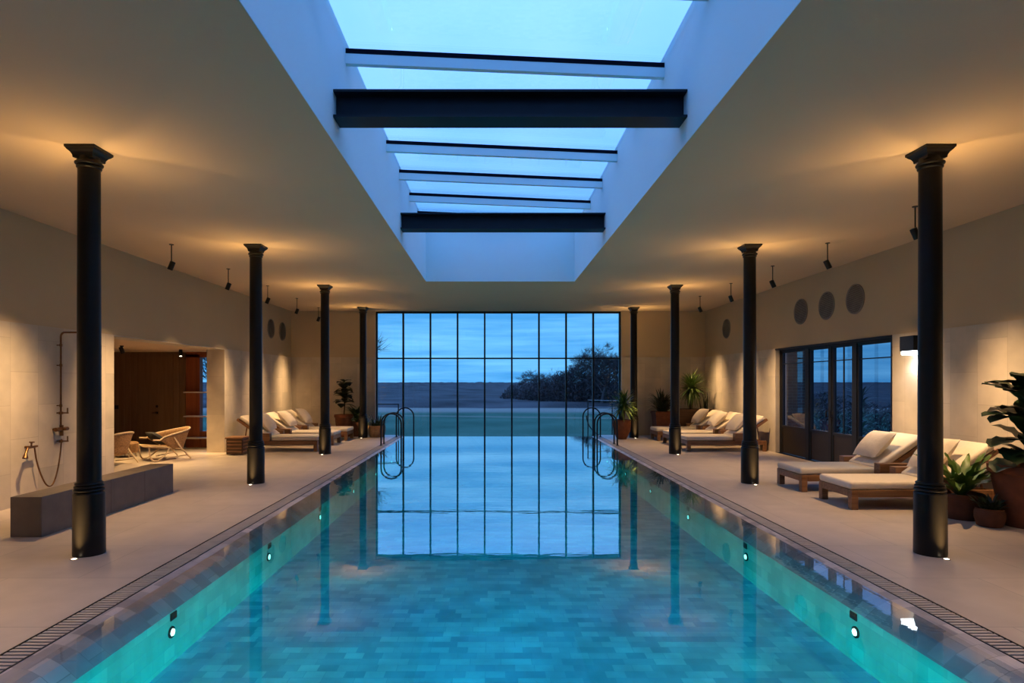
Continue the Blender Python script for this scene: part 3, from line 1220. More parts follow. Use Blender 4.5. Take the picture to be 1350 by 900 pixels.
# ------------------------------------------------------------------ beams
def make_beam(y, label):
    t = thing('steel_beam', label, 'beam', (CX, y, 4.235), 0, 'steel beams across the skylight')
    L2 = SK - 0.0045
    b = new_bm()
    add_box(b, (-L2, 0.0, 0.0), (L2, 0.25, 0.022))
    obj('bottom_flange', b, STEEL, t)
    b = new_bm()
    add_box(b, (-L2, 0.0, 0.243), (L2, 0.25, 0.265))
    obj('top_flange', b, STEEL, t)
    b = new_bm()
    add_box(b, (-L2, 0.115, 0.022), (L2, 0.135, 0.243))
    obj('web', b, STEEL, t)


make_beam(5.66, 'dark steel I-beam spanning the skylight, the nearer and bigger-looking of the two')
make_beam(9.78, 'dark steel I-beam spanning the skylight in front of its far end wall')

# ------------------------------------------------------------------ columns
COLY = [5.86, 9.98, 14.08, 18.2]
CHX = 4.165


def make_column(loc, label):
    t = thing('iron_column', label, 'column', loc, 0, 'black iron columns beside the pool')
    b = new_bm()
    add_lathe(b, [(0.140, 0), (0.141, 0.02), (0.138, 0.60), (0.126, 0.615)], 32)
    obj('pedestal', b, IRON, t, True)
    b = new_bm()
    prof = [(0.120, 0.615)]
    for (z, r) in ((0.635, 0.137), (0.668, 0.131), (0.698, 0.124)):
        for k in range(7):
            a = -PI / 2 + PI * k / 6
            prof.append((r - 0.014 + 0.014 * math.cos(a), z + 0.014 * math.sin(a)))
        prof.append((r - 0.017, z + 0.016))
    prof.append((0.105, 0.725))
    add_lathe(b, prof, 32)
    obj('base_rings', b, IRON, t, True)
    b = new_bm()
    add_lathe(b, [(0.105, 0.72), (0.098, 3.80)], 32)
    obj('shaft', b, IRON, t, True)
    b = new_bm()
    prof = [(0.098, 3.79)]
    for (z, r) in ((3.815, 0.110), (3.852, 0.124)):
        for k in range(7):
            a = -PI / 2 + PI * k / 6
            prof.append((r - 0.015 + 0.015 * math.cos(a), z + 0.015 * math.sin(a)))
    prof += [(0.102, 3.870), (0.100, 3.92)]
    add_lathe(b, prof, 32)
    obj('neck_rings', b, IRON, t, True)
    b = new_bm()
    add_squares(b, [(0.096, 3.89), (0.100, 3.915), (0.112, 3.938), (0.130, 3.955), (0.137, 3.964), (0.137, 3.968), (0.147, 3.975), (0.147, 3.9985)])
    obj('capital', b, IRON, t)
    return t


column_labels_l = ['tall black iron column in front of the shower and stone bench',
                   'tall black iron column between the stone bench and the row of three loungers',
                   'tall black iron column at the foot of the loungers on the shower side',
                   'tall black iron column beside the end window and the round basket planter']
column_labels_r = ['tall black iron column beside the bird nest fern pot and two loungers',
                   'tall black iron column just past the pair of loungers by the glazed doors',
                   'tall black iron column at the foot of the far loungers on the glazed door side',
                   'tall black iron column behind the potted yucca beside the end window']
col0 = None
for s, labs in ((-1, column_labels_l), (1, column_labels_r)):
    for y, lb in zip(COLY, labs):
        loc = (CX + s * CHX, y, 0)
        if col0 is None:
            col0 = make_column(loc, lb)
        else:
            dup(col0, loc, 0, lb)

# in-floor uplights, one in front of and one behind each column
def make_uplight(loc, label):
    t = thing('floor_uplight', label, 'uplight', loc, 0, 'small uplights in the floor at the columns')
    b = new_bm()
    add_lathe(b, [(0.032, 0.0), (0.032, 0.004), (0.024, 0.005), (0.024, 0.0035)], 16)
    obj('bezel', b, BRASS, t, True)
    b = new_bm()
    add_lathe(b, [(0.001, 0.0042), (0.022, 0.0042), (0.022, 0.006), (0.001, 0.0065)], 16)
    obj('lens', b, LENS, t, True)
    spot_light(t, P_UPLIGHT, WARM, 80, 0.9, (0, 0, 0.012), (0, 0, 1), 0.012, peak=0.16)
    return t


up0 = None
side_txt = {-1: 'on the shower side', 1: 'on the glazed door side'}
ordn = ['first', 'second', 'third', 'last']
for s in (-1, 1):
    for i, y in enumerate(COLY):
        for dy, w in ((-0.195, 'in front of'), (0.195, 'behind')):
            lb = 'tiny glowing floor uplight %s the %s iron column %s' % (w, ordn[i], side_txt[s])
            loc = (CX + s * CHX + s * 0.012, y + dy, 0)
            if up0 is None:
                up0 = make_uplight(loc, lb)
            else:
                dup(up0, loc, 0, lb)

# ------------------------------------------------------------------ ceiling spotlights
def make_spot(loc, aim, label, energy=None, size=58, deck_fill=0.0):
    t = thing('ceiling_spotlight', label, 'spotlight', loc, 0, 'black drop spotlights under the ceiling')
    b = new_bm()
    add_lathe(b, [(0.035, -0.012), (0.037, -0.001)], 16)
    obj('ceiling_plate', b, BLACK, t, True)
    b = new_bm()
    add_tube(b, [(0, 0, -0.01), (0, 0, -0.30)], 0.009, 8)
    obj('rod', b, BLACK, t, True)
    d = (Vector(aim) - (Vector(loc) + Vector((0, 0, -0.36)))).normalized()
    q = d.to_track_quat('-Z', 'Y').to_matrix().to_4x4()
    M = Matrix.Translation((0, 0, -0.355)) @ q
    b = new_bm()
    add_lathe(b, [(0.012, 0.075), (0.040, 0.070), (0.043, 0.06), (0.043, -0.075), (0.036, -0.075), (0.034, -0.055)], 20)
    bmesh.ops.transform(b, matrix=M, verts=b.verts[:])
    hd = obj('lamp_head', b, BLACK, t, True)
    b = new_bm()
    add_lathe(b, [(0.001, -0.060), (0.033, -0.060), (0.033, -0.054), (0.001, -0.054)], 16)
    bmesh.ops.transform(b, matrix=M, verts=b.verts[:])
    obj('lens', b, LENS, hd, True)
    spot_light(t, energy or P_SPOT, WARM_S, size, 0.9, Vector((0, 0, -0.355)) + d * 0.09, d, 0.03, peak=0.25)
    if deck_fill:
        # second wide spot added to the fixture to brighten the deck
        spot_light(t, P_DECK_FILL * deck_fill, WARM_S, 76, 1.0, Vector((0, 0, -0.355)) + d * 0.09, (0.32 if loc[0] < 0 else -0.32, 0, -1), 0.03)
    return t


sp_l = [3.6, 5.7, 7.8, 9.88, 12.0, 14.1, 16.2, 18.2]
sp_r = [3.6, 5.65, 7.75, 9.78, 11.7, 13.75, 15.8, 17.85]
names = ['the first', 'the second', 'the third', 'the fourth', 'the fifth', 'the sixth', 'the seventh', 'the last']
for i, y in enumerate(sp_l):
    z = 0.9
    aim = (XL, y + 0.05, z)
    make_spot((-5.37, y, H), aim, 'black drop spotlight aimed at the wall, %s in the row on the shower side' % names[i][4:], deck_fill=1.0 if i % 2 == 0 else 0.0)
for i, y in enumerate(sp_r):
    aim = (XR, y + (0, 0.1, 0.1, -0.1, 0.1, 0.6, 0.1, 0.1)[i], 0.9)
    make_spot((5.53, y, H), aim, 'black drop spotlight aimed at the wall, %s in the row on the glazed door side' % names[i][4:], deck_fill=1.0 if i % 2 == 0 else 0.0)
# alcove spotlights
def alcove_spot(loc, aim, label):
    t = thing('alcove_spotlight', label, 'spotlight', loc)
    b = new_bm()
    add_lathe(b, [(0.035, -0.03), (0.04, -0.001)], 16)
    obj('ceiling_plate', b, BLACK, t, True)
    d = (Vector(aim) - Vector(loc)).normalized()
    M = Matrix.Translation((0, 0, -0.10)) @ d.to_track_quat('-Z', 'Y').to_matrix().to_4x4()
    b = new_bm()
    add_lathe(b, [(0.012, 0.075), (0.042, 0.070), (0.043, -0.075), (0.036, -0.075), (0.034, -0.055)], 20)
    bmesh.ops.transform(b, matrix=M, verts=b.verts[:])
    add_tube(b, [(0, 0, -0.02), (0, 0, -0.06)], 0.01)
    hd = obj('lamp_head', b, BLACK, t, True)
    b = new_bm()
    add_lathe(b, [(0.001, -0.060), (0.033, -0.060), (0.033, -0.054), (0.001, -0.054)], 16)
    bmesh.ops.transform(b, matrix=M, verts=b.verts[:])
    obj('lens', b, LENS, hd, True)
    spot_light(t, P_ALCOVE, WARM, 90, 0.8, Vector((0, 0, -0.10)) + d * 0.09, d, 0.03)


alcove_spot((-8.0, 12.75, OZ), (-7.3, 13.2, 0), 'black spotlight on the alcove ceiling nearer the pool wall opening edge')
alcove_spot((-7.55, 14.3, OZ), (-7.0, 13.4, 0), 'black spotlight on the alcove ceiling near the red timber window bay')

# ------------------------------------------------------------------ wall vents
def make_vent(x, y, side, label):
    t = thing('wall_vent', label, 'vent', (x, y, 3.27), 0, 'round slatted vents high on the walls')
    r = 0.285
    b = new_bm()
    n = 40
    # frame ring
    prof = [(r, 0), (r, 0.018), (r - 0.02, 0.022), (r - 0.028, 0.010)]
    rings = []
    for (rr, d) in prof:
        rings.append([b.verts.new((-side * d, rr * math.cos(2 * PI * k / n), rr * math.sin(2 * PI * k / n))) for k in range(n)])
    for i in range(3):
        for k in range(n):
            b.faces.new((rings[i][k], rings[i][(k + 1) % n], rings[i + 1][(k + 1) % n], rings[i + 1][k]))
    obj('ring', b, VENTM, t, True)
    b = new_bm()
    b.faces.new([b.verts.new((-side * 0.004, (r - 0.02) * math.cos(2 * PI * k / n), (r - 0.02) * math.sin(2 * PI * k / n))) for k in range(n)])
    obj('backing', b, VENTD, t)
    b = new_bm()
    z = -r + 0.04
    while z < r - 0.03:
        w = math.sqrt(max(0, (r - 0.022) ** 2 - z * z))
        xa, xb = sorted((-side * 0.005, -side * 0.016))
        add_box(b, (xa, -w, z - 0.006), (xb, w, z + 0.006))
        z += 0.024
    obj('slats', b, VENTM, t)


for y, lb in ((11.19, 'round slatted vent above the glazed doors, the one of three closest to the wall lamp'),
              (12.15, 'round slatted vent above the glazed doors, middle of the three'),
              (13.17, 'round slatted vent above the glazed doors, the one of three towards the end window'),
              (17.36, 'single round slatted vent above the far loungers on the glazed door side')):
    make_vent(XR - 0.001, y, 1, lb)
for y, lb in ((18.3, 'round slatted vent high on the shower side wall, closest to the end window'),
              (17.35, 'round slatted vent high on the shower side wall, middle of three'),
              (16.4, 'round slatted vent high on the shower side wall, half hidden by an iron column')):
    make_vent(XL + 0.001, y, -1, lb)

# ------------------------------------------------------------------ wall sconce
t = thing('wall_sconce', 'black box wall lamp shining down beside the glazed doors', 'wall lamp', (XR - 0.018, 9.5, 2.14))
b = new_bm()
add_box(b, (-0.20, -0.16, 0.06), (-0.004, 0.16, 0.30), 0.004)
obj('housing', b, BLACK, t)
b = new_bm()
add_box(b, (-0.185, -0.145, 0.0), (-0.012, 0.145, 0.059), 0.004)
obj('lamp_shade', b, LENSS, t)
spot_light(t, P_SCONCE, (0.85, 0.93, 1.0), 150, 0.9, (-0.1, 0, -0.02), (0.15, 0, -1), 0.06)

# ------------------------------------------------------------------ pool lights, inlets
def make_pool_light(side, y, label):
    t = thing('pool_light', label, 'pool light', (CX + side * (PW - 0.001), y, -0.31), 0, 'underwater lamps in the pool walls')
    n = 20

    def ring(b, prof):
        rs = []
        for (rr, d) in prof:
            rs.append([b.verts.new((-side * d, rr * math.cos(2 * PI * k / n), rr * math.sin(2 * PI * k / n))) for k in range(n)])
        for i in range(len(prof) - 1):
            for k in range(n):
                b.faces.new((rs[i][k], rs[i][(k + 1) % n], rs[i + 1][(k + 1) % n], rs[i + 1][k]))
        b.faces.new(rs[-1])
    b = new_bm()
    ring(b, [(0.046, 0), (0.046, 0.010), (0.034, 0.014), (0.030, 0.010)])
    obj('bezel', b, BLACK, t, True)
    b = new_bm()
    ring(b, [(0.028, 0.0105), (0.026, 0.018), (0.014, 0.022)])
    obj('lens', b, LENSP, t, True)
    spot_light(t, P_POOL, (1.0, 0.95, 0.64), 64, 1.0, (-side * 0.05, 0, 0), (-side, 0, 0.0), 0.03, beam_mask=True)
    return t


def make_inlet(side, y, label):
    b = new_bm()
    add_box(b, (-0.008 if side > 0 else 0, -0.045, -0.03), (0 if side > 0 else 0.008, 0.045, 0.03), 0.002, 1)
    for k in range(3):
        z = -0.016 + 0.016 * k
        add_box(b, (-0.012 if side > 0 else 0.008, -0.04, z - 0.003), (-0.008 if side > 0 else 0.012, 0.04, z + 0.003))
    o = obj('pool_inlet', b, BLACK, loc=(CX + side * (PW - 0.0005), y, -0.19))
    tag(o, label, 'inlet', 'small black inlets above the pool lamps', 'thing')


plab = ['first', 'second', 'third', 'fourth', 'fifth', 'sixth', 'seventh']
for s in (-1, 1):
    for i, y in enumerate((2.7, 4.75, 6.8, 8.8, 10.9, 12.95, 15.0)):
        w = 'below the stone bench side coping' if s < 0 else 'below the glazed door side coping'
        make_pool_light(s, y, 'round lit pool lamp under water, %s from this end, %s' % (plab[i], w))
        make_inlet(s, y + 0.03, 'small black inlet plate above the %s pool lamp %s' % (plab[i], w))

# ------------------------------------------------------------------ ladders / grab rails
def make_ladder(side, loc, label, n_rails, gap, reach, top, treads):
    t = thing('pool_ladder', label, 'pool ladder', loc, 0, None)
    r = reach / 2
    for k in range(n_rails):
        y = k * gap
        b = new_bm()
        pts = [(0, y, 0.0), (0, y, top - r)]
        for q in range(1, 12):
            a = PI - PI * q / 12
            pts.append((-side * (r + r * math.cos(a)), y, top - r + r * math.sin(a)))
        pts += [(-side * reach, y, top - r), (-side * reach, y, -0.45)]
        add_tube(b, pts, 0.021, 10)
        obj('handrail', b, BLACK, t, True)
        b = new_bm()
        add_lathe(b, [(0.045, 0.0), (0.045, 0.008), (0.024, 0.014)], 16, (0, y, 0.002))
        obj('flange', b, BLACK, t, True)
    if treads:
        for z in (-0.18, -0.38):
            b = new_bm()
            add_box(b, (-side * reach - 0.05, 0.0, z - 0.012), (-side * reach + 0.05, gap, z + 0.012), 0.004)
            obj('tread', b, BLACK, t)
    return t


make_ladder(-1, (-3.0, 15.85, 0.0), 'black double hoop pool ladder on the lounger side near the basket planter', 2, 0.42, 0.54, 0.86, True)
make_ladder(1, (3.33, 15.85, 0.0), 'black double hoop pool ladder in front of the potted yucca', 2, 0.42, 0.54, 0.86, True)
make_ladder(-1, (-3.0, 18.35, 0.0), 'single black hoop handrail behind the ladder near the basket planter', 1, 0.4, 0.54, 0.91, False)
make_ladder(1, (3.33, 18.35, 0.0), 'single black hoop handrail behind the ladder by the potted yucca', 1, 0.4, 0.54, 0.91, False)

# ------------------------------------------------------------------ sun loungers
BACK_A = R(35)
BX = 1.22


def make_lounger(label):
    t = thing('sun_lounger', label, 'sun lounger', (0, 0, 0), 0, 'teak sun loungers along the pool deck')
    b = new_bm()
    for s in (-1, 1):
        y0, y1 = sorted((s * 0.40, s * 0.355))
        add_box(b, (0.09, y0, 0.165), (1.86, y1, 0.262), 0.004, 1)
    add_box(b, (0.0, -0.31, 0.165), (0.05, 0.31, 0.262), 0.004, 1)
    add_box(b, (1.86, -0.31, 0.165), (1.91, 0.31, 0.262), 0.004, 1)
    for k in range(14):
        x = 0.09 + k * 0.085
        add_box(b, (x, -0.355, 0.240), (x + 0.06, 0.355, 0.258))
    obj('frame', b, TEAK, t)
    for x in (0.0, 1.86):
        for s in (-1, 1):
            b = new_bm()
            y0, y1 = sorted((s * 0.40, s * 0.31))
            add_box(b, (x, y0, 0), (x + 0.09, y1, 0.262), 0.005, 1)
            obj('leg', b, TEAK, t)
    b = new_bm()
    add_box(b, (-0.01, -0.385, 0.265), (BX + 0.02, 0.385, 0.368), 0.035, 4)
    mt = obj('mattress', b, FABRIC, t, True)
    M = Matrix.Translation((BX, 0, 0.30)) @ Matrix.Rotation(-BACK_A, 4, 'Y')
    b = new_bm()
    add_box(b, (0.0, -0.375, 0.0), (0.88, 0.375, 0.10), 0.035, 4, None)
    bmesh.ops.transform(b, matrix=M, verts=b.verts[:])
    obj('back_mattress', b, FABRIC, t, True)
    b = new_bm()
    for k in range(9):
        add_box(b, (0.03 + k * 0.095, -0.36, -0.028), (0.10 + k * 0.095, 0.36, -0.004))
    for s in (-1, 1):
        y0, y1 = sorted((s * 0.375, s * 0.335))
        add_box(b, (0.0, y0, -0.065), (0.90, y1, -0.004))
    bmesh.ops.transform(b, matrix=M, verts=b.verts[:])
    top = M @ Vector((0.62, 0, -0.05))
    for s in (-1, 1):
        add_tube(b, [(top.x, s * 0.30, top.z), (1.82, s * 0.30, 0.22)], 0.016, 6)
    obj('backrest', b, TEAK, t)
    for s in (-1, 1):
        b = new_bm()
        y0, y1 = sorted((s * 0.39, s * 0.53))
        add_prism(b, [(1.12, 0.27), (1.46, 0.27), (1.60, 0.455), (1.12, 0.455)], 'y', y0, y1)
        bmesh.ops.bevel(b, geom=b.edges[:], offset=0.005, segments=1, affect='EDGES')
        obj('armrest', b, TEAK, t)
    return t


def make_pillow(label):
    b = new_bm()
    add_cushion(b, 0.54, 0.54, 0.25)
    o = obj('back_cushion', b, PILLOWF, None, True)
    tag(o, label, 'cushion', 'cream cushions on the loungers', 'thing')
    sb = new_bm()
    n = 28
    return o


loungers = [
    # y centre, side, x foot, label, pillow offset
    (8.265, 1, 4.77, 'cream teak lounger beside the bird nest fern pot', 'cream cushion on the lounger beside the bird nest fern pot'),
    (9.54, 1, 4.77, 'cream teak lounger under the wall lamp near the glazed doors', 'cream cushion on the lounger under the wall lamp'),
    (14.9, 1, 4.76, 'cream lounger just past the glazed doors, first of the far three', 'cream cushion on the lounger just past the glazed doors'),
    (16.25, 1, 4.77, 'cream lounger in the middle of the far three on the glazed door side', 'cream cushion on the middle lounger of the far three, glazed door side'),
    (17.55, 1, 4.77, 'cream lounger in front of the dark planter box in the corner', 'cream cushion on the lounger in front of the dark planter box'),
    (14.9, -1, -4.31, 'cream lounger beside the carved wooden stool', 'cream cushion on the lounger beside the carved wooden stool'),
    (16.3, -1, -4.29, 'cream lounger in the middle of the row of three on the shower side', 'cream cushion on the middle lounger of the shower side row'),
    (17.6, -1, -4.24, 'cream lounger in front of the fiddle leaf tree in the corner, shower side', 'cream cushion on the lounger in front of the corner pot, shower side'),
]
l0 = p0 = None
for (yc, s, xf, lb, plb) in loungers:
    rz = 0 if s > 0 else PI
    if l0 is None:
        l0 = make_lounger(lb)
        l0.location = (xf, yc, 0)
        l0.rotation_euler.z = rz
        p0 = make_pillow(plb)
        p = p0
    else:
        dup(l0, (xf, yc, 0), rz, lb)
        p = dup(p0, None, None, plb)
    tilt = R(-47 + rnd.uniform(-3, 3))
    cx_, cz_ = BX + 0.155, 0.705
    # pillow: local y runs up the back, local x across, z outwards
    rot = Matrix.Rotation(rz, 4, 'Z') @ Matrix.Translation((cx_ + 0.0, rnd.uniform(-0.04, 0.04), cz_)) @ Matrix.Rotation(tilt, 4, 'Y') @ Matrix.Rotation(R(90), 4, 'Z') @ Matrix.Rotation(rnd.uniform(-0.12, 0.12), 4, 'Z')
    p.matrix_world = Matrix.Translation((xf, yc, 0)) @ rot

# ------------------------------------------------------------------ stone bench and shower
b = new_bm()
add_box(b, (-5.29, 6.48, 0.0), (-4.945, 7.66, 0.44), 0.004, 1)
add_box(b, (-5.29, 7.663, 0.0), (-4.945, 8.40, 0.44), 0.004, 1)
add_box(b, (-5.29, 8.403, 0.0), (-4.945, 9.15, 0.44), 0.004, 1)
tag(obj('stone_bench', b, BENCHST), 'long dark grey stone block bench in front of the shower wall', 'bench', None, 'thing')

SX = XL + 0.018
t = thing('shower', 'exposed brass pipe shower with hand spray on the stone wall behind the bench', 'shower', (SX, 8.82, 0))
b = new_bm()
arc = [(0.06 + 0.06 * (1 - math.cos(a)), 0, 2.38 + 0.06 * math.sin(a)) for a in [PI / 2 * k / 5 for k in range(6)]]
add_tube(b, [(0.06, 0, 1.02)] + arc + [(0.50, 0, 2.44)], 0.014, 10)
obj('riser_pipe', b, BRASS, t, True)
b = new_bm()
add_lathe(b, [(0.012, 0.0), (0.018, -0.06), (0.03, -0.13), (0.10, -0.17), (0.10, -0.185)], 20, (0.50, 0, 2.44))
obj('shower_head', b, BRASS, t, True)
for z in (1.35, 1.95, 2.25):
    b = new_bm()
    add_tube(b, [(0.0, 0, z), (0.06, 0, z)], 0.009)
    add_lathe(b, [(0.02, z - 0.02), (0.02, z + 0.02)], 12, (0.06, 0, 0))
    obj('pipe_clip', b, BRASS, t, True)
b = new_bm()
add_tube(b, [(0.07, -0.12, 1.0), (0.07, 0.12, 1.0)], [0.03, 0.03], 12)
add_tube(b, [(0.07, 0, 0.9), (0.07, 0, 1.06)], 0.026, 12)
add_tube(b, [(0.0, -0.07, 1.0), (0.07, -0.07, 1.0)], 0.02, 10)
add_tube(b, [(0.0, 0.07, 1.0), (0.07, 0.07, 1.0)], 0.02, 10)
add_tube(b, [(0.07, 0, 1.0), (0.15, 0, 1.0)], 0.018, 10)
obj('mixer_valve', b, BRASS, t, True)
for z in (1.24, 0.82):
    b = new_bm()
    add_tube(b, [(0.0, 0, z), (0.17, 0, z)], 0.011, 8)
    add_tube(b, [(0.16, 0, z - 0.01), (0.16, 0, z + 0.075)], 0.010, 8)
    add_lathe(b, [(0.028, z - 0.02), (0.028, z + 0.02)], 14, (0.06, 0, 0))
    obj('cross_handle', b, BRASS, t, True)
b = new_bm()
hose = []
for k in range(25):
    u = k / 24
    y = 0 - u * 0.52
    z = 0.80 - 0.58 * math.sin(PI * min(1, u * 1.08)) ** 0.8 * (1 - 0.25 * u) + 0.0
    hose.append((0.07 + 0.03 * math.sin(PI * u), y, max(0.18, 0.85 * (1 - u) + 0.78 * u - 0.62 * math.sin(PI * u) ** 0.7)))
add_tube(b, hose, 0.010, 8)
obj('hose', b, BRASS, t, True)
b = new_bm()
add_tube(b, [(0.0, -0.60, 0.80), (0.09, -0.60, 0.80)], 0.014, 10)
add_tube(b, [(0.09, -0.50, 0.80), (0.09, -0.68, 0.79)], 0.016, 10)
add_tube(b, [(0.09, -0.66, 0.80), (0.12, -0.74, 0.72), (0.13, -0.76, 0.66)], [0.014, 0.018, 0.036], 12)
add_tube(b, [(0.09, -0.60, 0.80), (0.09, -0.60, 0.86)], 0.011, 8)
add_tube(b, [(0.06, -0.60, 0.865), (0.13, -0.60, 0.865)], 0.009, 8)
obj('hand_spray', b, BRASS, t, True)

# ------------------------------------------------------------------ alcove furniture
def make_rattan_chair(loc, rz, label):
    t = thing('rattan_chair', label, 'armchair', loc, rz, 'low rattan chairs in the alcove')
    # faces +x; seat centre at origin
    b = new_bm()

    def seat_pt(u, v):
        # u across -1..1, v 0 front ..1 back foot of the backrest
        return Vector((0.36 - 0.66 * v, u * (0.31 - 0.02 * v), 0.33 - 0.10 * v - 0.02 * (1 - u * u)))
    n = 10
    g = [[b.verts.new(seat_pt(-1 + 2 * i / n, j / n)) for i in range(n + 1)] for j in range(n + 1)]
    for j in range(n):
        for i in range(n):
            b.faces.new((g[j][i], g[j][i + 1], g[j + 1][i + 1], g[j + 1][i]))
    o = obj('seat', b, WEAVE, t, True)
    so = o.modifiers.new('thick', 'SOLIDIFY')
    so.thickness = 0.02
    b = new_bm()
    n2 = 20
    g = []
    for j in range(7):
        v = j / 6
        row = []
        for i in range(n2 + 1):
            a = PI * 0.5 + PI * (i / n2)          # around the back, from +y through -x to -y
            rx, ry = 0.30 + 0.14 * v, 0.31 + 0.10 * v
            front = 0.30 * abs(math.sin(a)) ** 6 * v
            row.append(b.verts.new((rx * math.cos(a) * 1.0 - 0.12 + front, ry * math.sin(a), 0.24 + 0.44 * v * (0.50 + 0.50 * abs(math.cos(a)) ** 0.7))))
        g.append(row)
    for j in range(6):
        for i in range(n2):
            b.faces.new((g[j][i], g[j][i + 1], g[j + 1][i + 1], g[j + 1][i]))
    rim = [v.co.copy() for v in g[-1]]
    o = obj('backrest', b, WEAVE, t, True)
    so = o.modifiers.new('thick', 'SOLIDIFY')
    so.thickness = 0.018
    b = new_bm()
    s0 = rim[0] + Vector((0.14, 0.02, 0.01))
    s1 = rim[-1] + Vector((0.14, -0.02, 0.01))
    add_tube(b, [s0] + rim + [s1], 0.017, 8)
    obj('top_rail', b, RATTAN, t, True)
    b = new_bm()
    add_tube(b, [seat_pt(-1 + 2 * i / 10, 0) for i in range(11)], 0.016, 8)
    for s in (-1, 1):
        add_tube(b, [seat_pt(s, j / 8) for j in range(9)], 0.016, 8)
    obj('seat_rail', b, RATTAN, t, True)
    for s in (-1, 1):
        b = new_bm()
        loop = []
        for k in range(15):
            a = k / 14
            x = 0.36 + 0.10 * math.sin(PI * a) - 0.42 * a
            z = 0.33 - 0.315 * math.sin(PI * min(1, a * 1.0)) ** 0.55
            loop.append((x, s * (0.30 + 0.04 * math.sin(PI * a)), z))
        add_tube(b, loop, 0.016, 8)
        obj('runner_leg', b, RATTAN, t, True)
        b = new_bm()
        add_tube(b, [(-0.12, s * 0.36, 0.50), (-0.26, s * 0.36, 0.26), (-0.46, s * 0.38, 0.016)], 0.016, 8)
        add_tube(b, [(0.02, s * 0.31, 0.05), (-0.40, s * 0.37, 0.10)], 0.012, 8)
        obj('rear_leg', b, RATTAN, t, True)
    return t


make_rattan_chair((-7.30, 13.05, 0), R(228), 'low rattan armchair with a dark cushion in the alcove')
make_rattan_chair((-7.98, 12.15, 0), R(170), 'low rattan armchair cut off by the alcove wall edge')
b = new_bm()
add_cushion(b, 0.46, 0.42, 0.17)
o = obj('scatter_cushion', b, CHAR, None, True)
o.matrix_world = Matrix.Translation((-7.37, 12.97, 0.47)) @ Matrix.Rotation(R(228), 4, 'Z') @ Matrix.Rotation(R(-38), 4, 'Y') @ Matrix.Rotation(R(90), 4, 'Z')
tag(o, 'dark charcoal cushion on the rattan armchair in the alcove', 'cushion', None, 'thing')
t = thing('rattan_stool', 'low brown woven stool between the rattan armchairs', 'stool', (-8.35, 13.5, 0))
b = new_bm()
add_lathe(b, [(0.20, 0.10), (0.23, 0.14), (0.235, 0.30), (0.20, 0.34)], 24)
obj('seat', b, WEAVE, t, True)
for k in range(4):
    a = PI / 4 + PI / 2 * k
    b = new_bm()
    add_tube(b, [(0.16 * math.cos(a), 0.16 * math.sin(a), 0.11), (0.19 * math.cos(a), 0.19 * math.sin(a), 0.0)], 0.014, 8)
    obj('leg', b, RATTAN, t, True)
# carved stool beside the loungers
t = thing('carved_stool', 'carved square wooden stool beside the lounger near the alcove pier', 'stool', (-6.02, 13.95, 0))
b = new_bm()
add_box(b, (-0.19, -0.19, 0.02), (0.19, 0.19, 0.38), 0.015, 2)
obj('body', b, TEAKD, t)
b = new_bm()
add_box(b, (-0.21, -0.21, 0.38), (0.21, 0.21, 0.42), 0.008, 2)
obj('top', b, TEAK, t)
b = new_bm()
for s in (-1, 1):
    for k in range(4):
        z = 0.07 + 0.08 * k
        add_box(b, (-0.17, s * 0.19 - 0.008, z), (0.17, s * 0.19 + 0.008, z + 0.03), 0.004, 1)
        add_box(b, (s * 0.19 - 0.008, -0.17, z), (s * 0.19 + 0.008, 0.17, z + 0.03), 0.004, 1)
obj('carving', b, TEAK, t)

# ------------------------------------------------------------------ potted plants
def pot(t, prof, m_, soil_z, soil_r, name='pot'):
    b = new_bm()
    add_lathe(b, prof, 32, cap=False)
    b.faces.new([v for v in b.verts][:32][::-1])
    obj(name, b, m_, t, True)
    b = new_bm()
    add_lathe(b, [(0.001, soil_z + 0.008), (soil_r * 0.6, soil_z + 0.012), (soil_r, soil_z)], 24)
    obj('soil', b, SOIL, t, True)


# big fiddle leaf fig
t = thing('fiddle_leaf_fig', 'big-leaved fig tree in a tall terracotta pot at the picture edge', 'potted plant', (6.32, 6.98, 0))
pot(t, [(0.24, 0), (0.25, 0.02), (0.36, 0.62), (0.385, 0.63), (0.39, 0.72), (0.375, 0.73), (0.345, 0.72), (0.33, 0.64)], TERRA, 0.66, 0.332)
b = new_bm()
add_tube(b, [(0, 0, 0.62), (0.02, 0.01, 0.95), (0.0, 0.02, 1.3), (0.03, 0.0, 1.62)], [0.022, 0.019, 0.015, 0.010], 8)
obj('stem', b, BARK, t, True)
b = new_bm()
rg = random.Random(5)
for k in range(34):
    z = 0.74 + 0.92 * k / 33
    az = k * 2.399 + rg.uniform(-0.3, 0.3)
    L_ = rg.uniform(0.36, 0.48) * (1.0 if z < 1.5 else 0.85)
    add_leaf(b, (0.01, 0.01, z), az, L_, rg.uniform(0.28, 0.36), R(rg.uniform(15, 62) if z < 1.4 else rg.uniform(30, 65)), R(rg.uniform(35, 75)), 8, 'fiddle', 0.10, 0.012)
for az, z, tl in ((R(185), 1.0, 10), (R(170), 1.25, 22), (R(200), 1.50, 32), (R(215), 0.82, 12), (R(150), 1.45, 45), (R(190), 0.78, 2)):
    add_leaf(b, (0.0, 0.0, z), az, 0.50, 0.34, R(tl), R(40), 8, 'fiddle', 0.10, 0.012)
obj('foliage', b, LEAFD, t, True, fixn=False)

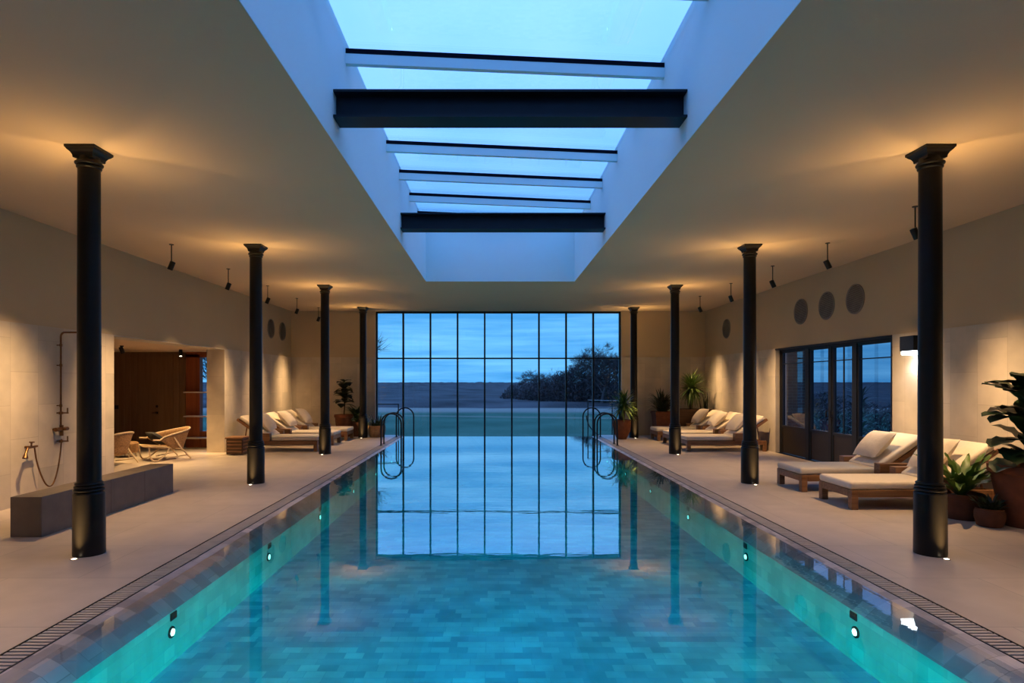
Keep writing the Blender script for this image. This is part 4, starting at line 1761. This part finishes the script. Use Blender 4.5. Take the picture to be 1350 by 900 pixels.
# bird nest fern
t = thing('bird_nest_fern', 'bright green bird nest fern in a wide low terracotta pot', 'potted plant', (5.87, 7.42, 0))
pot(t, [(0.20, 0), (0.215, 0.02), (0.225, 0.26), (0.24, 0.27), (0.24, 0.31), (0.225, 0.315), (0.21, 0.30), (0.20, 0.26)], TERRAD, 0.27, 0.203)
b = new_bm()
rg = random.Random(8)
for k in range(34):
    az = k * 2.399 + rg.uniform(-0.25, 0.25)
    add_leaf(b, (0.03 * math.cos(az), 0.03 * math.sin(az), 0.27), az, rg.uniform(0.42, 0.70), rg.uniform(0.09, 0.13), R(rg.uniform(42, 86)), R(rg.uniform(30, 80)), 14, 'strap', 0.14, 0.012)
obj('foliage', b, LEAFF, t, True, fixn=False)

# small plant in a small dark pot
t = thing('small_potted_plant', 'small dark clay pot with a short bushy plant beside the fern', 'potted plant', (5.86, 6.98, 0))
pot(t, [(0.11, 0), (0.125, 0.01), (0.15, 0.10), (0.15, 0.17), (0.135, 0.20), (0.14, 0.215), (0.125, 0.215), (0.12, 0.19)], TERRAD, 0.19, 0.122)
b = new_bm()
rg = random.Random(9)
for k in range(60):
    az = k * 2.399
    rr = 0.09 * math.sqrt(k / 60)
    add_leaf(b, (rr * math.cos(az), rr * math.sin(az), 0.19), az, rg.uniform(0.10, 0.22), 0.035, R(rg.uniform(45, 88)), R(rg.uniform(20, 60)), 5, 'oval', 0.1)
obj('foliage', b, LEAFB, t, True, fixn=False)

# yucca in an urn by the window
def yucca_leaves(b, c, n, lmin, lmax, w, seed, lo=-10, hi=85):
    rg = random.Random(seed)
    for k in range(n):
        az = k * 2.399 + rg.uniform(-0.2, 0.2)
        t_ = R(lo + (hi - lo) * (k + 0.5) / n)
        add_leaf(b, c, az, rg.uniform(lmin, lmax), w, t_, R(rg.uniform(15, 60)), 6, 'blade', 0.15)


t = thing('potted_yucca', 'spiky yucca in a rounded terracotta urn by the end window', 'potted plant', (3.86, 17.75, 0))
pot(t, [(0.14, 0), (0.15, 0.02), (0.24, 0.22), (0.275, 0.42), (0.265, 0.53), (0.28, 0.55), (0.28, 0.58), (0.255, 0.58), (0.24, 0.53)], TERRA, 0.53, 0.243)
b = new_bm()
add_tube(b, [(0, 0, 0.5), (0.02, 0, 0.85)], [0.045, 0.04], 8)
add_tube(b, [(0.06, 0.05, 0.5), (0.10, 0.08, 0.95)], [0.035, 0.03], 8)
obj('stem', b, BARK, t, True)
b = new_bm()
yucca_leaves(b, (0.02, 0, 0.90), 90, 0.45, 0.68, 0.055, 3, -30)
yucca_leaves(b, (0.10, 0.08, 1.00), 70, 0.42, 0.64, 0.055, 4, -30)
obj('foliage', b, LEAFY, t, True, fixn=False)

# corner bush in a square terracotta pot
t = thing('potted_bush', 'dark feathery bush in a square terracotta pot before the end wall', 'potted plant', (5.25, 18.36, 0))
b = new_bm()
add_squares(b, [(0.22, 0), (0.27, 0.72), (0.29, 0.73), (0.29, 0.80), (0.26, 0.80), (0.25, 0.74)])
obj('pot', b, TERRA, t)
b = new_bm()
add_box(b, (-0.248, -0.248, 0.735), (0.248, 0.248, 0.755))
obj('soil', b, SOIL, t)
b = new_bm()
rg = random.Random(31)
for k in range(120):
    az = rg.uniform(0, 2 * PI)
    add_leaf(b, (0.1 * math.cos(az), 0.1 * math.sin(az), 0.74 + rg.uniform(0, 0.35)), az, rg.uniform(0.35, 0.62), 0.065, R(rg.uniform(30, 88)), R(rg.uniform(20, 80)), 6, 'blade', 0.1)
obj('foliage', b, LEAFB, t, True, fixn=False)

# dark planter box with a yucca and a snake plant
t = thing('planter_box', 'dark timber planter box in the corner behind the loungers', 'planter', (6.2, 18.42, 0))
b = new_bm()
for (lo, hi) in (((-0.55, -0.30, 0), (0.55, -0.26, 0.84)), ((-0.55, 0.26, 0), (0.55, 0.30, 0.84)), ((-0.55, -0.26, 0), (-0.51, 0.26, 0.84)), ((0.51, -0.26, 0), (0.55, 0.26, 0.84))):
    add_box(b, lo, hi, 0.004, 1)
obj('box_panel', b, TEAKD, t)
b = new_bm()
add_box(b, (-0.51, -0.26, 0.70), (0.51, 0.26, 0.78))
obj('soil', b, SOIL, t)
b = new_bm()
add_box(b, (-0.58, -0.33, 0.84), (0.58, -0.25, 0.87), 0.004, 1)
add_box(b, (-0.58, 0.25, 0.84), (0.58, 0.33, 0.87), 0.004, 1)
add_box(b, (-0.58, -0.25, 0.84), (-0.50, 0.25, 0.87), 0.004, 1)
add_box(b, (0.50, -0.25, 0.84), (0.58, 0.25, 0.87), 0.004, 1)
obj('rim', b, TEAKD, t)
t = thing('tall_yucca', 'big spiky yucca growing from the dark corner planter box', 'plant', (6.12, 18.30, 0.78))
b = new_bm()
add_tube(b, [(0, 0, -0.02), (0.02, 0, 0.72)], [0.05, 0.045], 8)
obj('stem', b, BARK, t, True)
b = new_bm()
yucca_leaves(b, (0.02, 0, 0.72), 190, 0.50, 0.72, 0.06, 13, -60)
obj('foliage', b, LEAFY, t, True, fixn=False)
b = new_bm()
rg = random.Random(17)
for k in range(12):
    add_leaf(b, (rg.uniform(-0.09, 0.09), rg.uniform(-0.09, 0.09), 0), rg.uniform(0, 6.28), rg.uniform(0.45, 0.8), 0.05, R(rg.uniform(75, 89)), R(6), 6, 'blade', 0.15)
o = obj('snake_plant', b, LEAFB, None, True, fixn=False, loc=(6.58, 18.42, 0.775))
tag(o, 'upright pointed snake plant beside the big yucca in the planter box', 'plant', None, 'thing')

# fig in the far corner, shower side
t = thing('corner_fig', 'tall dark fig in a terracotta pot in the corner, shower side', 'potted plant', (-4.68, 18.55, 0))
pot(t, [(0.20, 0), (0.21, 0.02), (0.27, 0.60), (0.295, 0.61), (0.295, 0.69), (0.275, 0.695), (0.26, 0.68), (0.25, 0.62)], TERRA, 0.62, 0.252)
b = new_bm()
add_tube(b, [(0, 0, 0.6), (0.03, 0, 1.0), (0.0, 0, 1.55)], [0.02, 0.017, 0.012], 8)
obj('stem', b, BARK, t, True)
b = new_bm()
rg = random.Random(23)
for k in range(56):
    z = 1.0 + 0.72 * k / 55
    az = k * 2.399 + rg.uniform(-0.3, 0.3)
    add_leaf(b, (0.02, 0, z), az, rg.uniform(0.30, 0.42) * (1 - 0.35 * (k / 55) ** 3), rg.uniform(0.20, 0.26), R(rg.uniform(0, 50)), R(rg.uniform(30, 70)), 6, 'fiddle', 0.1)
obj('foliage', b, LEAFB, t, True, fixn=False)
# low plant beside it
t = thing('low_potted_plant', 'leafy low plant in a dark pot between the corner fig and the iron column', 'potted plant', (-4.30, 18.60, 0))
pot(t, [(0.13, 0), (0.14, 0.02), (0.18, 0.42), (0.19, 0.43), (0.19, 0.46), (0.17, 0.46), (0.16, 0.42)], TERRAD, 0.42, 0.163)
b = new_bm()
rg = random.Random(24)
for k in range(46):
    az = k * 2.399
    add_leaf(b, (0, 0, 0.43 + 0.25 * rg.random()), az, rg.uniform(0.35, 0.6), 0.11, R(rg.uniform(15, 80)), R(rg.uniform(30, 70)), 7, 'oval', 0.1)
obj('foliage', b, LEAFD, t, True, fixn=False)
# basket planter by the window
t = thing('basket_planter', 'round brown woven basket with low green plants by the end window', 'potted plant', (-3.62, 18.45, 0))
pot(t, [(0.21, 0), (0.23, 0.02), (0.27, 0.20), (0.265, 0.34), (0.27, 0.36), (0.25, 0.36), (0.24, 0.32)], WEAVE, 0.32, 0.243)
b = new_bm()
rg = random.Random(25)
for k in range(90):
    az = k * 2.399
    rr = 0.20 * math.sqrt(k / 90)
    add_leaf(b, (rr * math.cos(az), rr * math.sin(az), 0.32), az, rg.uniform(0.18, 0.45), 0.055, R(rg.uniform(40, 86)), R(rg.uniform(20, 80)), 6, 'blade', 0.1)
obj('foliage', b, LEAFD, t, True, fixn=False)

# plants on the terrace outside the glazed doors
t = thing('terrace_shrub', 'leafy shrub in a pot outside the glazed doors', 'potted plant', (8.25, 13.3, -0.03))
pot(t, [(0.16, 0), (0.17, 0.02), (0.22, 0.45), (0.235, 0.46), (0.235, 0.50), (0.21, 0.50), (0.20, 0.46)], TERRAD, 0.45, 0.203)
b = new_bm()
rg = random.Random(41)
for k in range(120):
    az = k * 2.399
    add_leaf(b, (0, 0, 0.5 + 0.9 * rg.random()), az, rg.uniform(0.25, 0.55), 0.06, R(rg.uniform(0, 80)), R(rg.uniform(20, 70)), 6, 'oval', 0.1)
obj('foliage', b, LEAFD, t, True, fixn=False)
